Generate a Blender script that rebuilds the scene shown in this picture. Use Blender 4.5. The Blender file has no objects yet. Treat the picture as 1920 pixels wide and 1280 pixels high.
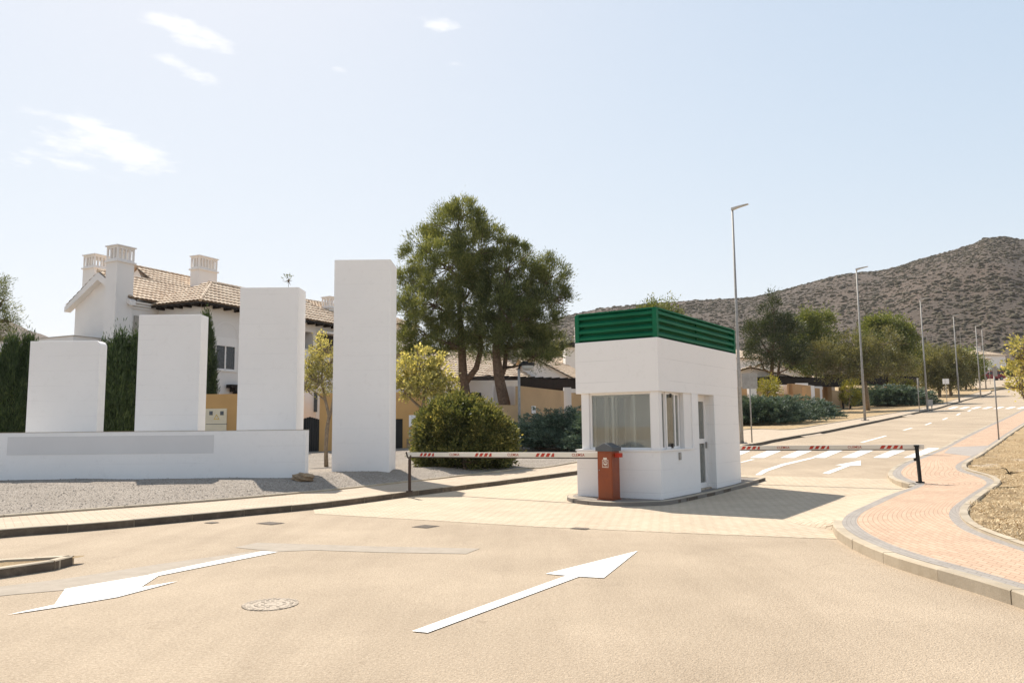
import bpy, bmesh, math, random
import numpy as np
from mathutils import Vector, Matrix
from mathutils.geometry import tessellate_polygon
random.seed(7); RNG = np.random.default_rng(11)
S = bpy.context.scene
# ---------------------------------------------------------------- camera
HAZE = 0.00009
EYE = 1.6; F = 1480.895; PITCH = 0.10806; ROLL = -0.00987
cp, sp, cr, sr = math.cos(PITCH), math.sin(PITCH), math.cos(ROLL), math.sin(ROLL)
_r = np.array([1., 0, 0]); _u = np.array([0, -sp, cp]); FW = np.array([0, cp, sp])
RT = _r*cr + _u*sr; UP = -_r*sr + _u*cr
cam = bpy.data.cameras.new('camera'); co = bpy.data.objects.new('camera', cam); S.collection.objects.link(co)
cam.sensor_width = 36; cam.lens = F/1920*36; cam.clip_start = .05; cam.clip_end = 6000
M = Matrix.Identity(4)
for i in range(3):
    M[i][0] = RT[i]; M[i][1] = UP[i]; M[i][2] = -FW[i]
M[2][3] = EYE
co.matrix_world = M; S.camera = co
# ---------------------------------------------------------------- light
SUN_AZ = math.radians(-27); SUN_EL = math.radians(51)
SDIR = Vector((math.sin(SUN_AZ)*math.cos(SUN_EL), math.cos(SUN_AZ)*math.cos(SUN_EL), math.sin(SUN_EL)))
sl = bpy.data.lights.new('sun', 'SUN'); sl.energy = 4.2; sl.angle = math.radians(.53); sl.color = (1, .925, .82)
so = bpy.data.objects.new('sun', sl); S.collection.objects.link(so); so.rotation_euler = SDIR.to_track_quat('Z', 'Y').to_euler()
S.view_settings.view_transform = 'Standard'; S.view_settings.look = 'None'; S.view_settings.gamma = 1
S.view_settings.exposure = 0.80

def ray(px, py):
    d = FW + RT*((px-960)/F) - UP*((py-640)/F)
    return d/d[1]
def at(px, py, Y):
    d = ray(px, py); return np.array([d[0]*Y, Y, EYE + d[2]*Y])

# world: sky with thin wisps of cloud
W = bpy.data.worlds.new('World'); S.world = W; W.use_nodes = True
nt = W.node_tree; N = nt.nodes; L = nt.links; N.clear()
sky = N.new('ShaderNodeTexSky'); sky.sky_type = 'NISHITA'; sky.sun_disc = False
sky.sun_elevation = SUN_EL; sky.sun_rotation = SUN_AZ; sky.air_density = 1.0; sky.dust_density = 0.7; sky.ozone_density = 1.0
bg = N.new('ShaderNodeBackground'); bg.inputs['Strength'].default_value = .115
wo = N.new('ShaderNodeOutputWorld'); tc = N.new('ShaderNodeTexCoord')
def MN(op, a=None, b=None, c=None, nt_=None):
    n = (nt_ or nt).nodes.new('ShaderNodeMath'); n.operation = op
    for k, q in enumerate((a, b, c)):
        if q is None: continue
        if isinstance(q, (int, float)): n.inputs[k].default_value = q
        else: (nt_ or nt).links.new(q, n.inputs[k])
    return n.outputs[0]
def VM(op, a, b, **k_):
    n = nt.nodes.new('ShaderNodeVectorMath'); n.operation = op
    for k, q in enumerate((a, b)):
        if isinstance(q, (tuple, list)): n.inputs[k].default_value = q
        else: L.new(q, n.inputs[k])
    return n
tot = None
for (px, py, rx, ry, tilt, amt) in [(352, 64, 66, 24, 15, 1), (360, 136, 58, 17, 18, .75), (822, 45, 44, 12, 6, 1), (640, 130, 24, 9, 12, .6), (683, 132, 14, 8, 0, .5), (532, 76, 16, 7, 0, .3),
                                    (180, 240, 100, 22, 12, .7), (215, 283, 130, 30, 8, .95), (110, 300, 70, 22, 14, .7), (10, 298, 60, 22, 10, .6), (848, 118, 22, 7, 10, .35), (780, 8, 34, 9, 10, .35), (398, 292, 8, 5, 0, .3)]:
    d = FW + RT*((px-960)/F) - UP*((py-640)/F); k = np.linalg.norm(d); d = d/k
    t = math.radians(tilt); ex = RT*math.cos(t) - UP*math.sin(t); ey = RT*math.sin(t) + UP*math.cos(t)
    rel = VM('SUBTRACT', tc.outputs['Generated'], tuple(d)).outputs[0]
    a = MN('MULTIPLY', VM('DOT_PRODUCT', rel, tuple(ex)).outputs['Value'], F*1.0/rx)
    b = MN('MULTIPLY', VM('DOT_PRODUCT', rel, tuple(ey)).outputs['Value'], F*1.0/ry)
    r2 = MN('ADD', MN('MULTIPLY', a, a), MN('MULTIPLY', b, b))
    g = MN('MULTIPLY', MN('EXPONENT', MN('MULTIPLY', r2, -1.1)), amt)
    tot = g if tot is None else MN('MAXIMUM', tot, g)
mp = N.new('ShaderNodeMapping'); mp.inputs['Rotation'].default_value = (0, math.radians(12), 0); mp.inputs['Scale'].default_value = (14, 14, 46)
nz = N.new('ShaderNodeTexNoise'); nz.inputs['Scale'].default_value = 1.6; nz.inputs['Detail'].default_value = 9; nz.inputs['Roughness'].default_value = .62
L.new(tc.outputs['Generated'], mp.inputs['Vector']); L.new(mp.outputs[0], nz.inputs['Vector'])
cl = MN('SUBTRACT', MN('ADD', tot, MN('MULTIPLY', MN('SUBTRACT', nz.outputs['Fac'], .5), 2.2)), .42)
cl = MN('MULTIPLY', MN('MINIMUM', MN('MAXIMUM', MN('MULTIPLY', cl, 1.25), 0), .85), MN('MINIMUM', MN('MULTIPLY', tot, 2.2), 1))
den = VM('ADD', sky.outputs[0], (2.15, 2.05, 1.85)); num = VM('MULTIPLY', sky.outputs[0], (6.05, 5.95, 5.95)); hs = VM('DIVIDE', num.outputs[0], den.outputs[0])   # compresses the sky's brightness so it stays even near the sun
mx = N.new('ShaderNodeMix'); mx.data_type = 'RGBA'; L.new(cl, mx.inputs[0]); L.new(hs.outputs[0], mx.inputs[6]); mx.inputs[7].default_value = (5.75, 5.7, 5.65, 1)
L.new(mx.outputs[2], bg.inputs['Color']); L.new(bg.outputs[0], wo.inputs['Surface'])

# ---------------------------------------------------------------- terrain: flat by the gate, then climbing along the road
YAW = 0.59524
RD = np.array([math.sin(YAW), math.cos(YAW)]); RN = np.array([-RD[1], RD[0]])    # along the road, and to its left
KS = [-3000, 18, 20, 22, 24, 26, 28, 30, 56, 81, 103, 137, 165, 200, 3000]
KZ = [0, 0, .03, .10, .19, .285, .38, .475, 1.67, 2.82, 3.85, 6.1, 8.9, 11.4, 11.4]
def g(x, y): return float(np.interp(x*RD[0] + y*RD[1], KS, KZ))
def off_(o, x, y): return o(x, y) if callable(o) else o
def gp(px, py, off=0.0):
    """point of the photograph taken onto the terrain (raised by off)"""
    d = ray(px, py); t0 = 2.0
    prev = None
    for t in np.concatenate([np.arange(2, 60, .1), np.arange(60, 400, .5)]):
        z = EYE + d[2]*t; h = z - g(d[0]*t, t) - off_(off, d[0]*t, t)
        if h <= 0:
            if prev is None: return (d[0]*t, t)
            f_ = prev[1]/(prev[1]-h); tt = prev[0] + (t-prev[0])*f_
            return (d[0]*tt, tt)
        prev = (t, h)
    return (d[0]*400, 400.)
def gps(l, off=0.0): return [gp(a, b, off) for a, b in l]

# ---------------------------------------------------------------- materials
MT = {}
def newmat(name):
    m = bpy.data.materials.new(name); m.use_nodes = True; MT[name] = m
    return m, m.node_tree, m.node_tree.nodes['Principled BSDF']
def nd(t, typ, **kw):
    n = t.nodes.new(typ)
    for k, v in kw.items():
        if k in n.inputs: n.inputs[k].default_value = v
        else: setattr(n, k, v)
    return n
def ramp(t, fac, stops):
    r = t.nodes.new('ShaderNodeValToRGB'); e = r.color_ramp.elements
    while len(e) < len(stops): e.new(.5)
    for q, (p, c) in zip(e, stops): q.position = p; q.color = (*c, 1)
    t.links.new(fac, r.inputs[0]); return r.outputs[0]
def mixc(t, fac, a, b, mode='MIX'):
    m = t.nodes.new('ShaderNodeMix'); m.data_type = 'RGBA'; m.blend_type = mode
    for i, q in ((0, fac), (6, a), (7, b)):
        if isinstance(q, (int, float)): m.inputs[i].default_value = q
        elif isinstance(q, (tuple, list)): m.inputs[i].default_value = (*q, 1)
        else: t.links.new(q, m.inputs[i])
    return m.outputs[2]
def noise(t, scale, detail=5, rough=.6, vec=None):
    n = nd(t, 'ShaderNodeTexNoise', Scale=scale, Detail=detail, Roughness=rough)
    if vec is None:
        c = t.nodes.new('ShaderNodeTexCoord'); vec = c.outputs['Object']
    t.links.new(vec, n.inputs['Vector']); return n.outputs['Fac']
def bump(t, b, h, strength=.3, dist=.01):
    n = nd(t, 'ShaderNodeBump', Strength=strength, Distance=dist); t.links.new(h, n.inputs['Height']); t.links.new(n.outputs[0], b.inputs['Normal'])
def pm(name, c1, c2=None, scale=3., rough=.8, bs=None, bd=.01, metal=0, spec=.3, detail=5):
    m, t, b = newmat(name); c2 = c2 or tuple(q*.8 for q in c1)
    col = ramp(t, noise(t, scale, detail), [(.32, c2), (.68, c1)])
    t.links.new(col, b.inputs['Base Color']); b.inputs['Roughness'].default_value = rough; b.inputs['Metallic'].default_value = metal
    b.inputs['Specular IOR Level'].default_value = spec
    if bs: bump(t, b, noise(t, bs, 6), .5, bd)
    return m
def ramp_val(t, fac, a, b_):
    r = nd(t, 'ShaderNodeMapRange'); r.inputs['From Min'].default_value = a; r.inputs['From Max'].default_value = b_; t.links.new(fac, r.inputs['Value']); return r.outputs[0]
# asphalt: pale sun-bleached tan with stone chips, tyre-worn streaks and small dark stains
m, t, b = newmat('asphalt')
f1 = noise(t, 38, 5, .8); f2 = noise(t, .45, 6, .6); f3 = noise(t, 2.6, 7, .7)
c = t.nodes.new('ShaderNodeTexCoord'); mpp = nd(t, 'ShaderNodeMapping'); mpp.inputs['Rotation'].default_value = (0, 0, YAW); mpp.inputs['Scale'].default_value = (1.2, .12, 1)
t.links.new(c.outputs['Object'], mpp.inputs['Vector']); f4 = noise(t, 1.3, 6, .65, mpp.outputs[0])
base = ramp(t, f1, [(.28, (.315, .243, .172)), (.5, (.44, .357, .262)), (.72, (.555, .465, .355))])
base = mixc(t, 1, base, ramp(t, f2, [(.3, (.86, .84, .82)), (.7, (1.1, 1.09, 1.08))]), 'MULTIPLY')
base = mixc(t, .8, base, ramp(t, f4, [(.3, (.89, .88, .87)), (.55, (1.03, 1.03, 1.03))]), 'MULTIPLY')
base = mixc(t, .9, base, ramp(t, f3, [(.24, (.70, .68, .66)), (.38, (1, 1, 1))]), 'MULTIPLY')
ve = nd(t, 'ShaderNodeTexVoronoi', Scale=.55); ve.feature = 'DISTANCE_TO_EDGE'; wv = t.nodes.new('ShaderNodeVectorMath'); wv.operation = 'ADD'; nv = nd(t, 'ShaderNodeTexNoise', Scale=2.2, Detail=6.); t.links.new(c.outputs['Object'], nv.inputs['Vector']); t.links.new(c.outputs['Object'], wv.inputs[0]); t.links.new(nv.outputs['Color'], wv.inputs[1]); t.links.new(wv.outputs[0], ve.inputs['Vector'])
crk = MN('MULTIPLY', MN('LESS_THAN', ve.outputs['Distance'], .006, nt_=t), ramp_val(t, noise(t, .35, 3), .56, .66), nt_=t); base = mixc(t, MN('MULTIPLY', crk, .45, nt_=t), base, (.17, .13, .10))
vo = nd(t, 'ShaderNodeTexVoronoi', Scale=75.); t.links.new(c.outputs['Object'], vo.inputs['Vector'])
base = mixc(t, .5, base, ramp(t, vo.outputs['Distance'], [(.1, (1.2, 1.18, 1.15)), (.6, (.72, .70, .68))]), 'MULTIPLY')
t.links.new(base, b.inputs['Base Color']); b.inputs['Roughness'].default_value = .9; b.inputs['Specular IOR Level'].default_value = .25
bump(t, b, MN('ADD', f1, MN('MULTIPLY', vo.outputs['Distance'], .7, nt_=t), nt_=t), .8, .012)
pm('asphalt_patch', (.36, .305, .245), (.30, .255, .20), 5, .9, 120, .004)
# pavers
def brickmat(name, c1, c2, cm, bw, bh, rot, uv=False, mortar=.012, bumpd=.004, vary=.5, off=.5):
    m, t, b = newmat(name)
    c = t.nodes.new('ShaderNodeTexCoord'); mp_ = nd(t, 'ShaderNodeMapping'); mp_.inputs['Rotation'].default_value = (0, 0, rot)
    t.links.new(c.outputs['UV' if uv else 'Object'], mp_.inputs['Vector'])
    br = nd(t, 'ShaderNodeTexBrick', Scale=1.); br.offset = off
    for k, v in (('Color1', (*c1, 1)), ('Color2', (*c2, 1)), ('Mortar', (*cm, 1))): br.inputs[k].default_value = v
    br.inputs['Mortar Size'].default_value = mortar; br.inputs['Mortar Smooth'].default_value = .3; br.inputs['Brick Width'].default_value = bw; br.inputs['Row Height'].default_value = bh
    t.links.new(mp_.outputs[0], br.inputs['Vector'])
    col = mixc(t, vary, br.outputs['Color'], ramp(t, noise(t, 1.1, 7, .65), [(.3, (.78, .76, .74)), (.65, (1.08, 1.07, 1.05))]), 'MULTIPLY')
    col = mixc(t, .5, col, ramp(t, noise(t, 60, 3), [(.3, (.86, .86, .86)), (.7, (1.08, 1.08, 1.08))]), 'MULTIPLY')
    t.links.new(col, b.inputs['Base Color']); b.inputs['Roughness'].default_value = .85; b.inputs['Specular IOR Level'].default_value = .25
    bump(t, b, MN('SUBTRACT', MN('MULTIPLY', noise(t, 80, 3), .3, nt_=t), br.outputs['Fac'], nt_=t), .6, bumpd)
    return m
brickmat('tan_pavers', (.53, .435, .32), (.49, .395, .285), (.29, .225, .155), .24, .12, -YAW, mortar=.008)
brickmat('pink_pavers', (.52, .375, .265), (.475, .325, .225), (.33, .215, .145), .24, .12, 0, uv=True, mortar=.008)
brickmat('grey_pavers', (.34, .305, .27), (.30, .27, .24), (.22, .195, .17), .2, .1, 0, uv=True, mortar=.005)
brickmat('sidewalk_tiles', (.50, .405, .305), (.45, .36, .265), (.30, .23, .165), .24, .12, -YAW, mortar=.008)
brickmat('tactile_tiles', (.42, .38, .34), (.39, .35, .31), (.30, .265, .235), .1, .1, -YAW, mortar=.02, off=0)
m, t, b = newmat('kerb_stone')
col = ramp(t, noise(t, 2.2, 8, .7), [(.3, (.33, .27, .19)), (.6, (.44, .37, .275)), (.8, (.50, .43, .33))])
gi = nd(t, 'ShaderNodeNewGeometry'); rv = ramp(t, gi.outputs['Random Per Island'], [(0, (.84, .84, .84)), (1, (1.08, 1.06, 1.03))])
t.links.new(mixc(t, 1, col, rv, 'MULTIPLY'), b.inputs['Base Color']); b.inputs['Roughness'].default_value = .85; bump(t, b, noise(t, 45, 5), .4, .006)
m, t, b = newmat('kerb_shade_stain')  # for road-side kerb faces: shade put into the colour, along with stains
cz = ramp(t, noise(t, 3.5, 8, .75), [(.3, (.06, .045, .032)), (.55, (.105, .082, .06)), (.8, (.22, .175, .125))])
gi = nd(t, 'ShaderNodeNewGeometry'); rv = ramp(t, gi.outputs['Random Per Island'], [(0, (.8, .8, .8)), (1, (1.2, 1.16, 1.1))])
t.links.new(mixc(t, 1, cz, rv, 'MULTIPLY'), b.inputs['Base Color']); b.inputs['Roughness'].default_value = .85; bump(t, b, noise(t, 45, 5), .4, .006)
m, t, b = newmat('road_paint')
wear = MN('ADD', MN('MULTIPLY', noise(t, 55, 4, .8), .6, nt_=t), MN('MULTIPLY', noise(t, 2.2, 6, .7), .4, nt_=t), nt_=t)
t.links.new(ramp(t, wear, [(.36, (.42, .34, .26)), (.41, (.64, .60, .55)), (.5, (.76, .74, .71)), (.65, (.81, .80, .77))]), b.inputs['Base Color']); b.inputs['Roughness'].default_value = .7; bump(t, b, noise(t, 110, 3), .4, .004)
# gravel
m, t, b = newmat('gravel')
c = t.nodes.new('ShaderNodeTexCoord'); vo = nd(t, 'ShaderNodeTexVoronoi', Scale=30.); t.links.new(c.outputs['Object'], vo.inputs['Vector'])
vc = nd(t, 'ShaderNodeSeparateColor'); t.links.new(vo.outputs['Color'], vc.inputs[0])
col = ramp(t, vc.outputs[0], [(0, (.35, .305, .26)), (.5, (.44, .39, .335)), (1, (.55, .49, .425))])
col = mixc(t, 1, col, ramp(t, vo.outputs['Distance'], [(.2, (1.14, 1.13, 1.12)), (.75, (.55, .52, .49))]), 'MULTIPLY')
col = mixc(t, .7, col, ramp(t, noise(t, .8, 6), [(.3, (.85, .83, .8)), (.7, (1.08, 1.07, 1.05))]), 'MULTIPLY')
t.links.new(col, b.inputs['Base Color']); b.inputs['Roughness'].default_value = .95
bump(t, b, MN('SUBTRACT', MN('MULTIPLY', noise(t, 4, 6), 1.6, nt_=t), vo.outputs['Distance'], nt_=t), 1, .05)
m, t, b = newmat('dry_soil')
col = ramp(t, noise(t, 3, 9, .75), [(.28, (.25, .17, .09)), (.5, (.40, .285, .155)), (.72, (.50, .38, .22))])
col = mixc(t, 1, col, ramp(t, noise(t, 35, 6, .8), [(.3, (.6, .57, .52)), (.65, (1.2, 1.17, 1.1))]), 'MULTIPLY')
t.links.new(col, b.inputs['Base Color']); b.inputs['Roughness'].default_value = .95; bump(t, b, noise(t, 22, 8, .8), 1, .04)
m, t, b = newmat('straw')
gi = nd(t, 'ShaderNodeNewGeometry'); t.links.new(ramp(t, gi.outputs['Random Per Island'], [(0, (.30, .2, .1)), (.4, (.5, .36, .19)), (1, (.72, .58, .36))]), b.inputs['Base Color']); b.inputs['Roughness'].default_value = .8
# painted masonry with faint block courses
def courses(name, c1, c2, pitch, lo, line=.86, rough=.75, z0=0.):
    m, t, b = newmat(name)
    c = t.nodes.new('ShaderNodeTexCoord'); sx = nd(t, 'ShaderNodeSeparateXYZ'); t.links.new(c.outputs['Object'], sx.inputs[0])
    zz = MN('ADD', MN('DIVIDE', MN('ADD', sx.outputs[2], 10.-z0, nt_=t), pitch, nt_=t), MN('MULTIPLY', noise(t, 1.3, 2), .015, nt_=t), nt_=t)
    fr = MN('FRACT', zz, nt_=t); ln = MN('LESS_THAN', fr, lo/pitch, nt_=t)
    col = ramp(t, noise(t, .7, 6), [(.3, c2), (.7, c1)])
    col = mixc(t, 1, col, ramp(t, noise(t, 7, 7, .75), [(.28, (.93, .925, .92)), (.45, (1, 1, 1))]), 'MULTIPLY')
    fade = MN('MULTIPLY', ln, ramp_val(t, noise(t, .9, 3), .35, .6), nt_=t)
    col = mixc(t, fade, col, mixc(t, 1, col, (line, line, line), 'MULTIPLY'))
    t.links.new(col, b.inputs['Base Color']); b.inputs['Roughness'].default_value = rough; b.inputs['Specular IOR Level'].default_value = .25
    bump(t, b, MN('SUBTRACT', MN('MULTIPLY', noise(t, 60, 4), .25, nt_=t), fade, nt_=t), .5, .004)
    return m
courses('white_masonry', (.85, .825, .80), (.82, .795, .77), .43, .010, .92)
courses('white_booth', (.85, .82, .79), (.825, .795, .765), .47, .009, .82, z0=-.13)
pm('white_wall', (.78, .745, .71), (.72, .69, .66), .8, .85, 40, .006)
pm('white_paint', (.82, .79, .76), (.78, .75, .72), 2, .5)
pm('grey_patch', (.69, .67, .655), (.66, .64, .625), 1, .8)
pm('ochre_wall', (.56, .33, .13), (.49, .285, .11), .9, .85, 40, .006)
pm('sand_wall', (.47, .30, .15), (.40, .25, .125), .9, .85, 40, .006)
pm('tan_wall', (.50, .335, .185), (.43, .29, .16), .9, .85, 40, .006)
pm('green_metal', (.006, .135, .06), (.004, .10, .044), 1, .6, spec=.2)
pm('brown_metal', (.06, .035, .025), (.045, .028, .02), 3, .5)
pm('dark_wood', (.022, .014, .010), (.012, .008, .006), 6, .7)
pm('galvanised', (.36, .34, .31), (.27, .255, .235), 8, .6, metal=.2)
pm('pale_metal', (.52, .50, .46), (.44, .42, .39), 8, .5)
pm('lamp_glass', (.55, .55, .52), rough=.3)
pm('orange_enamel', (.29, .056, .009), (.21, .04, .007), 3.2, .38, spec=.5)
pm('grey_plastic', (.115, .12, .125), (.09, .095, .1), 4, .5)
pm('red_paint', (.50, .045, .02), (.42, .04, .02), 6, .5)
pm('letter_red', (.42, .05, .02), (.40, .05, .02), 6, .5)
pm('rubber', (.02, .02, .02), rough=.7)
pm('boom_paint', (.78, .72, .62), (.74, .67, .56), 2, .45)
pm('cream_metal', (.72, .62, .45), (.66, .57, .41), 2, .5)
pm('black_metal', (.012, .013, .013), (.008, .009, .009), 3, .5)
pm('rock', (.42, .30, .18), (.2, .14, .09), 5, .95, 25, .03)
pm('bark', (.20, .135, .09), (.09, .06, .042), 9, .95, 22, .03)
pm('pale_bark', (.30, .24, .17), (.16, .12, .085), 9, .95, 22, .02)
pm('cast_iron', (.21, .17, .13), (.13, .105, .085), 20, .8, 60, .01)
pm('car_red', (.23, .02, .018), rough=.25, spec=.5)
pm('car_glass', (.02, .022, .025), rough=.1, spec=.6)
pm('shutter', (.42, .385, .34), rough=.7)
m, t, b = newmat('glass')
b.inputs['Base Color'].default_value = (.86, .93, .88, 1); b.inputs['Roughness'].default_value = .015; b.inputs['IOR'].default_value = 1.45
tr = nd(t, 'ShaderNodeBsdfTransparent'); tr.inputs[0].default_value = (.95, .97, .95, 1); gl = nd(t, 'ShaderNodeBsdfGlossy', Roughness=.015)
fr = nd(t, 'ShaderNodeFresnel', IOR=1.65); ms = t.nodes.new('ShaderNodeMixShader')
t.links.new(MN('MINIMUM', MN('ADD', MN('MULTIPLY', fr.outputs[0], 1.0, nt_=t), .015, nt_=t), 1, nt_=t), ms.inputs[0]); t.links.new(tr.outputs[0], ms.inputs[1]); t.links.new(gl.outputs[0], ms.inputs[2])
df = nd(t, 'ShaderNodeBsdfDiffuse'); df.inputs[0].default_value = (.74, .75, .69, 1); m2 = t.nodes.new('ShaderNodeMixShader'); t.links.new(ramp_val(t, noise(t, 1.6, 5), -.3, 7.5), m2.inputs[0]); t.links.new(ms.outputs[0], m2.inputs[1]); t.links.new(df.outputs[0], m2.inputs[2])   # pale diffuse veil mixed in to brighten the shaded panes
t.links.new(m2.outputs[0], t.nodes['Material Output'].inputs['Surface'])
# clay tiles
m, t, b = newmat('clay_tiles')
gi = nd(t, 'ShaderNodeNewGeometry')
col = ramp(t, noise(t, 2.4, 3), [(.3, (.38, .265, .18)), (.5, (.54, .42, .305)), (.72, (.70, .585, .455))])
col = mixc(t, .8, col, ramp(t, noise(t, 9, 6, .8), [(.3, (.7, .66, .6)), (.6, (1.1, 1.08, 1.05))]), 'MULTIPLY')
t.links.new(col, b.inputs['Base Color']); b.inputs['Roughness'].default_value = .85
def leafmat(name, stops, transl=.35, rough=.55):
    m, t, b = newmat(name)
    gi = nd(t, 'ShaderNodeNewGeometry'); n1 = noise(t, .9, 4)
    f_ = MN('ADD', MN('MULTIPLY', gi.outputs['Random Per Island'], .6, nt_=t), MN('MULTIPLY', ramp_val(t, n1, .3, .7), .4, nt_=t), nt_=t)
    col = ramp(t, f_, stops); t.links.new(col, b.inputs['Base Color']); b.inputs['Roughness'].default_value = rough; b.inputs['Specular IOR Level'].default_value = .35
    tl = nd(t, 'ShaderNodeBsdfTranslucent'); t.links.new(mixc(t, 1, col, (1.5, 1.35, .7), 'MULTIPLY'), tl.inputs[0])
    ms = t.nodes.new('ShaderNodeMixShader'); ms.inputs[0].default_value = transl
    t.links.new(b.outputs[0], ms.inputs[1]); t.links.new(tl.outputs[0], ms.inputs[2]); t.links.new(ms.outputs[0], t.nodes['Material Output'].inputs['Surface'])
leafmat('pine_needles', [(0, (.045, .062, .024)), (.5, (.13, .155, .055)), (1, (.33, .34, .12))])
leafmat('dark_pine_needles', [(0, (.034, .050, .023)), (.5, (.10, .125, .048)), (1, (.27, .285, .11))])
leafmat('conifer_needles', [(0, (.018, .030, .016)), (.5, (.045, .062, .030)), (1, (.11, .13, .055))], .25)
leafmat('broad_leaves', [(0, (.045, .070, .024)), (.5, (.12, .15, .048)), (1, (.27, .28, .085))])
leafmat('dusty_leaves', [(0, (.065, .07, .036)), (.5, (.14, .142, .066)), (1, (.28, .265, .135))])
leafmat('yellow_leaves', [(0, (.12, .13, .05)), (.45, (.34, .32, .12)), (1, (.76, .68, .32))], .4)
leafmat('hedge_leaves', [(0, (.035, .052, .020)), (.5, (.11, .125, .042)), (.82, (.26, .24, .085)), (1, (.62, .50, .17))])
leafmat('cypress_leaves', [(0, (.016, .032, .012)), (.6, (.048, .080, .026)), (1, (.14, .18, .06))], .25)
leafmat('juniper_leaves', [(0, (.026, .046, .036)), (.5, (.080, .125, .092)), (1, (.24, .31, .235))], .2)
leafmat('topiary_leaves', [(0, (.09, .10, .024)), (.5, (.24, .235, .05)), (1, (.52, .46, .09))], .35)
leafmat('scrub_leaves', [(0, (.065, .053, .032)), (.5, (.10, .081, .050)), (1, (.15, .122, .078))], .1, .9)
m, t, b = newmat('hillside')
col = ramp(t, noise(t, .012, 8, .7), [(.3, (.060, .041, .027)), (.55, (.084, .056, .037)), (.75, (.120, .076, .050))])
col = mixc(t, 1, col, ramp(t, noise(t, .16, 6, .75), [(.36, (.55, .56, .5)), (.52, (1, 1, 1)), (.7, (1.15, 1.1, 1.05))]), 'MULTIPLY')
t.links.new(col, b.inputs['Base Color']); b.inputs['Roughness'].default_value = .95; bump(t, b, noise(t, .5, 6), .8, 1.2)

# ---------------------------------------------------------------- builders
def link(o): S.collection.objects.link(o); return o
def setp(o, label=None, cat=None, group=None, kind=None):
    for k, v in (('label', label), ('category', cat), ('group', group), ('kind', kind)):
        if v: o[k] = v
    return o
def adopt(o, parent):
    if parent is not None:
        o.parent = parent
        p = parent; loc = Vector((0, 0, 0))
        while p is not None: loc += p.location if p.type == 'EMPTY' else Vector((0, 0, 0)); p = p.parent
        o.matrix_parent_inverse = Matrix.Translation(-loc) if parent.type == 'EMPTY' else Matrix.Identity(4)
    return o
def empty(name, loc, label, cat, group=None):
    o = bpy.data.objects.new(name, None); o.empty_display_size = .3; o.location = tuple(float(q) for q in loc); link(o)
    return setp(o, label, cat, group)
def copy_tree(o, loc):
    c = o.copy(); link(c); c.location = loc
    for ch in o.children:
        d = ch.copy(); link(d); d.parent = c
        for g2 in ch.children:
            e = g2.copy(); link(e); e.parent = d
    return c
class MB:
    def __init__(s): s.v = []; s.f = []; s.m = []; s.uv = []
    def add(s, vs, fs, m=0):
        n = len(s.v); s.v += [tuple(float(c) for c in q) for q in vs]; s.f += [tuple(n+i for i in f) for f in fs]; s.m += [m]*len(fs)
        return s
    def box(s, x0, x1, y0, y1, z0, z1, m=0, fr=None):
        vs = [(x, y, z) for z in (z0, z1) for y in (y0, y1) for x in (x0, x1)]
        if fr: vs = [fr(*q) for q in vs]
        return s.add(vs, [(0, 2, 3, 1), (4, 5, 7, 6), (0, 1, 5, 4), (1, 3, 7, 5), (3, 2, 6, 7), (2, 0, 4, 6)], m)
    def prism(s, pts, z0, z1, m=0):
        n = len(pts); z0f = z0 if callable(z0) else (lambda x, y: z0); z1f = z1 if callable(z1) else (lambda x, y: z1)
        vs = [(x, y, z0f(x, y)) for x, y in pts] + [(x, y, z1f(x, y)) for x, y in pts]
        return s.add(vs, [tuple(range(n))[::-1], tuple(range(n, 2*n))] + [(i, (i+1) % n, n+(i+1) % n, n+i) for i in range(n)], m)
    def tube(s, pts, rad, n=8, m=0, cap=True):
        pts = [Vector(p) for p in pts]; k = len(pts); base = len(s.v); up = Vector((.0, .3, 1)).normalized()
        for i, p in enumerate(pts):
            d = (pts[min(i+1, k-1)] - pts[max(i-1, 0)]).normalized()
            a = d.cross(Vector((0, 1, 0)) if abs(d.y) < .9 else Vector((1, 0, 0))).normalized(); b_ = d.cross(a)
            r = rad[i] if isinstance(rad, (list, tuple)) else rad
            for j in range(n):
                t_ = 2*math.pi*j/n; s.v.append(tuple(p + a*(r*math.cos(t_)) + b_*(r*math.sin(t_))))
        for i in range(k-1):
            for j in range(n): s.f.append((base+i*n+j, base+i*n+(j+1) % n, base+(i+1)*n+(j+1) % n, base+(i+1)*n+j)); s.m.append(m)
        if cap:
            s.f.append(tuple(base+j for j in range(n))[::-1]); s.f.append(tuple(base+(k-1)*n+j for j in range(n))); s.m += [m, m]
        return s
    def build(s, name, mats, parent=None, smooth=False, bevel=0):
        me = bpy.data.meshes.new(name); me.from_pydata(s.v, [], s.f)
        for q in (mats if isinstance(mats, (list, tuple)) else [mats]): me.materials.append(MT[q])
        me.polygons.foreach_set('material_index', s.m)
        if smooth: me.polygons.foreach_set('use_smooth', [True]*len(s.f))
        bm = bmesh.new(); bm.from_mesh(me); bmesh.ops.recalc_face_normals(bm, faces=bm.faces); bm.to_mesh(me); bm.free(); me.update()
        o = bpy.data.objects.new(name, me); link(o)
        if bevel:
            md = o.modifiers.new('bevel', 'BEVEL'); md.width = bevel; md.segments = 2; md.limit_method = 'ANGLE'
        return adopt(o, parent)
def frame(origin, ax, ay):
    ox, oy, oz = origin; return lambda x, y, z: (ox + ax[0]*x + ay[0]*y, oy + ax[1]*x + ay[1]*y, oz + z)
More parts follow.
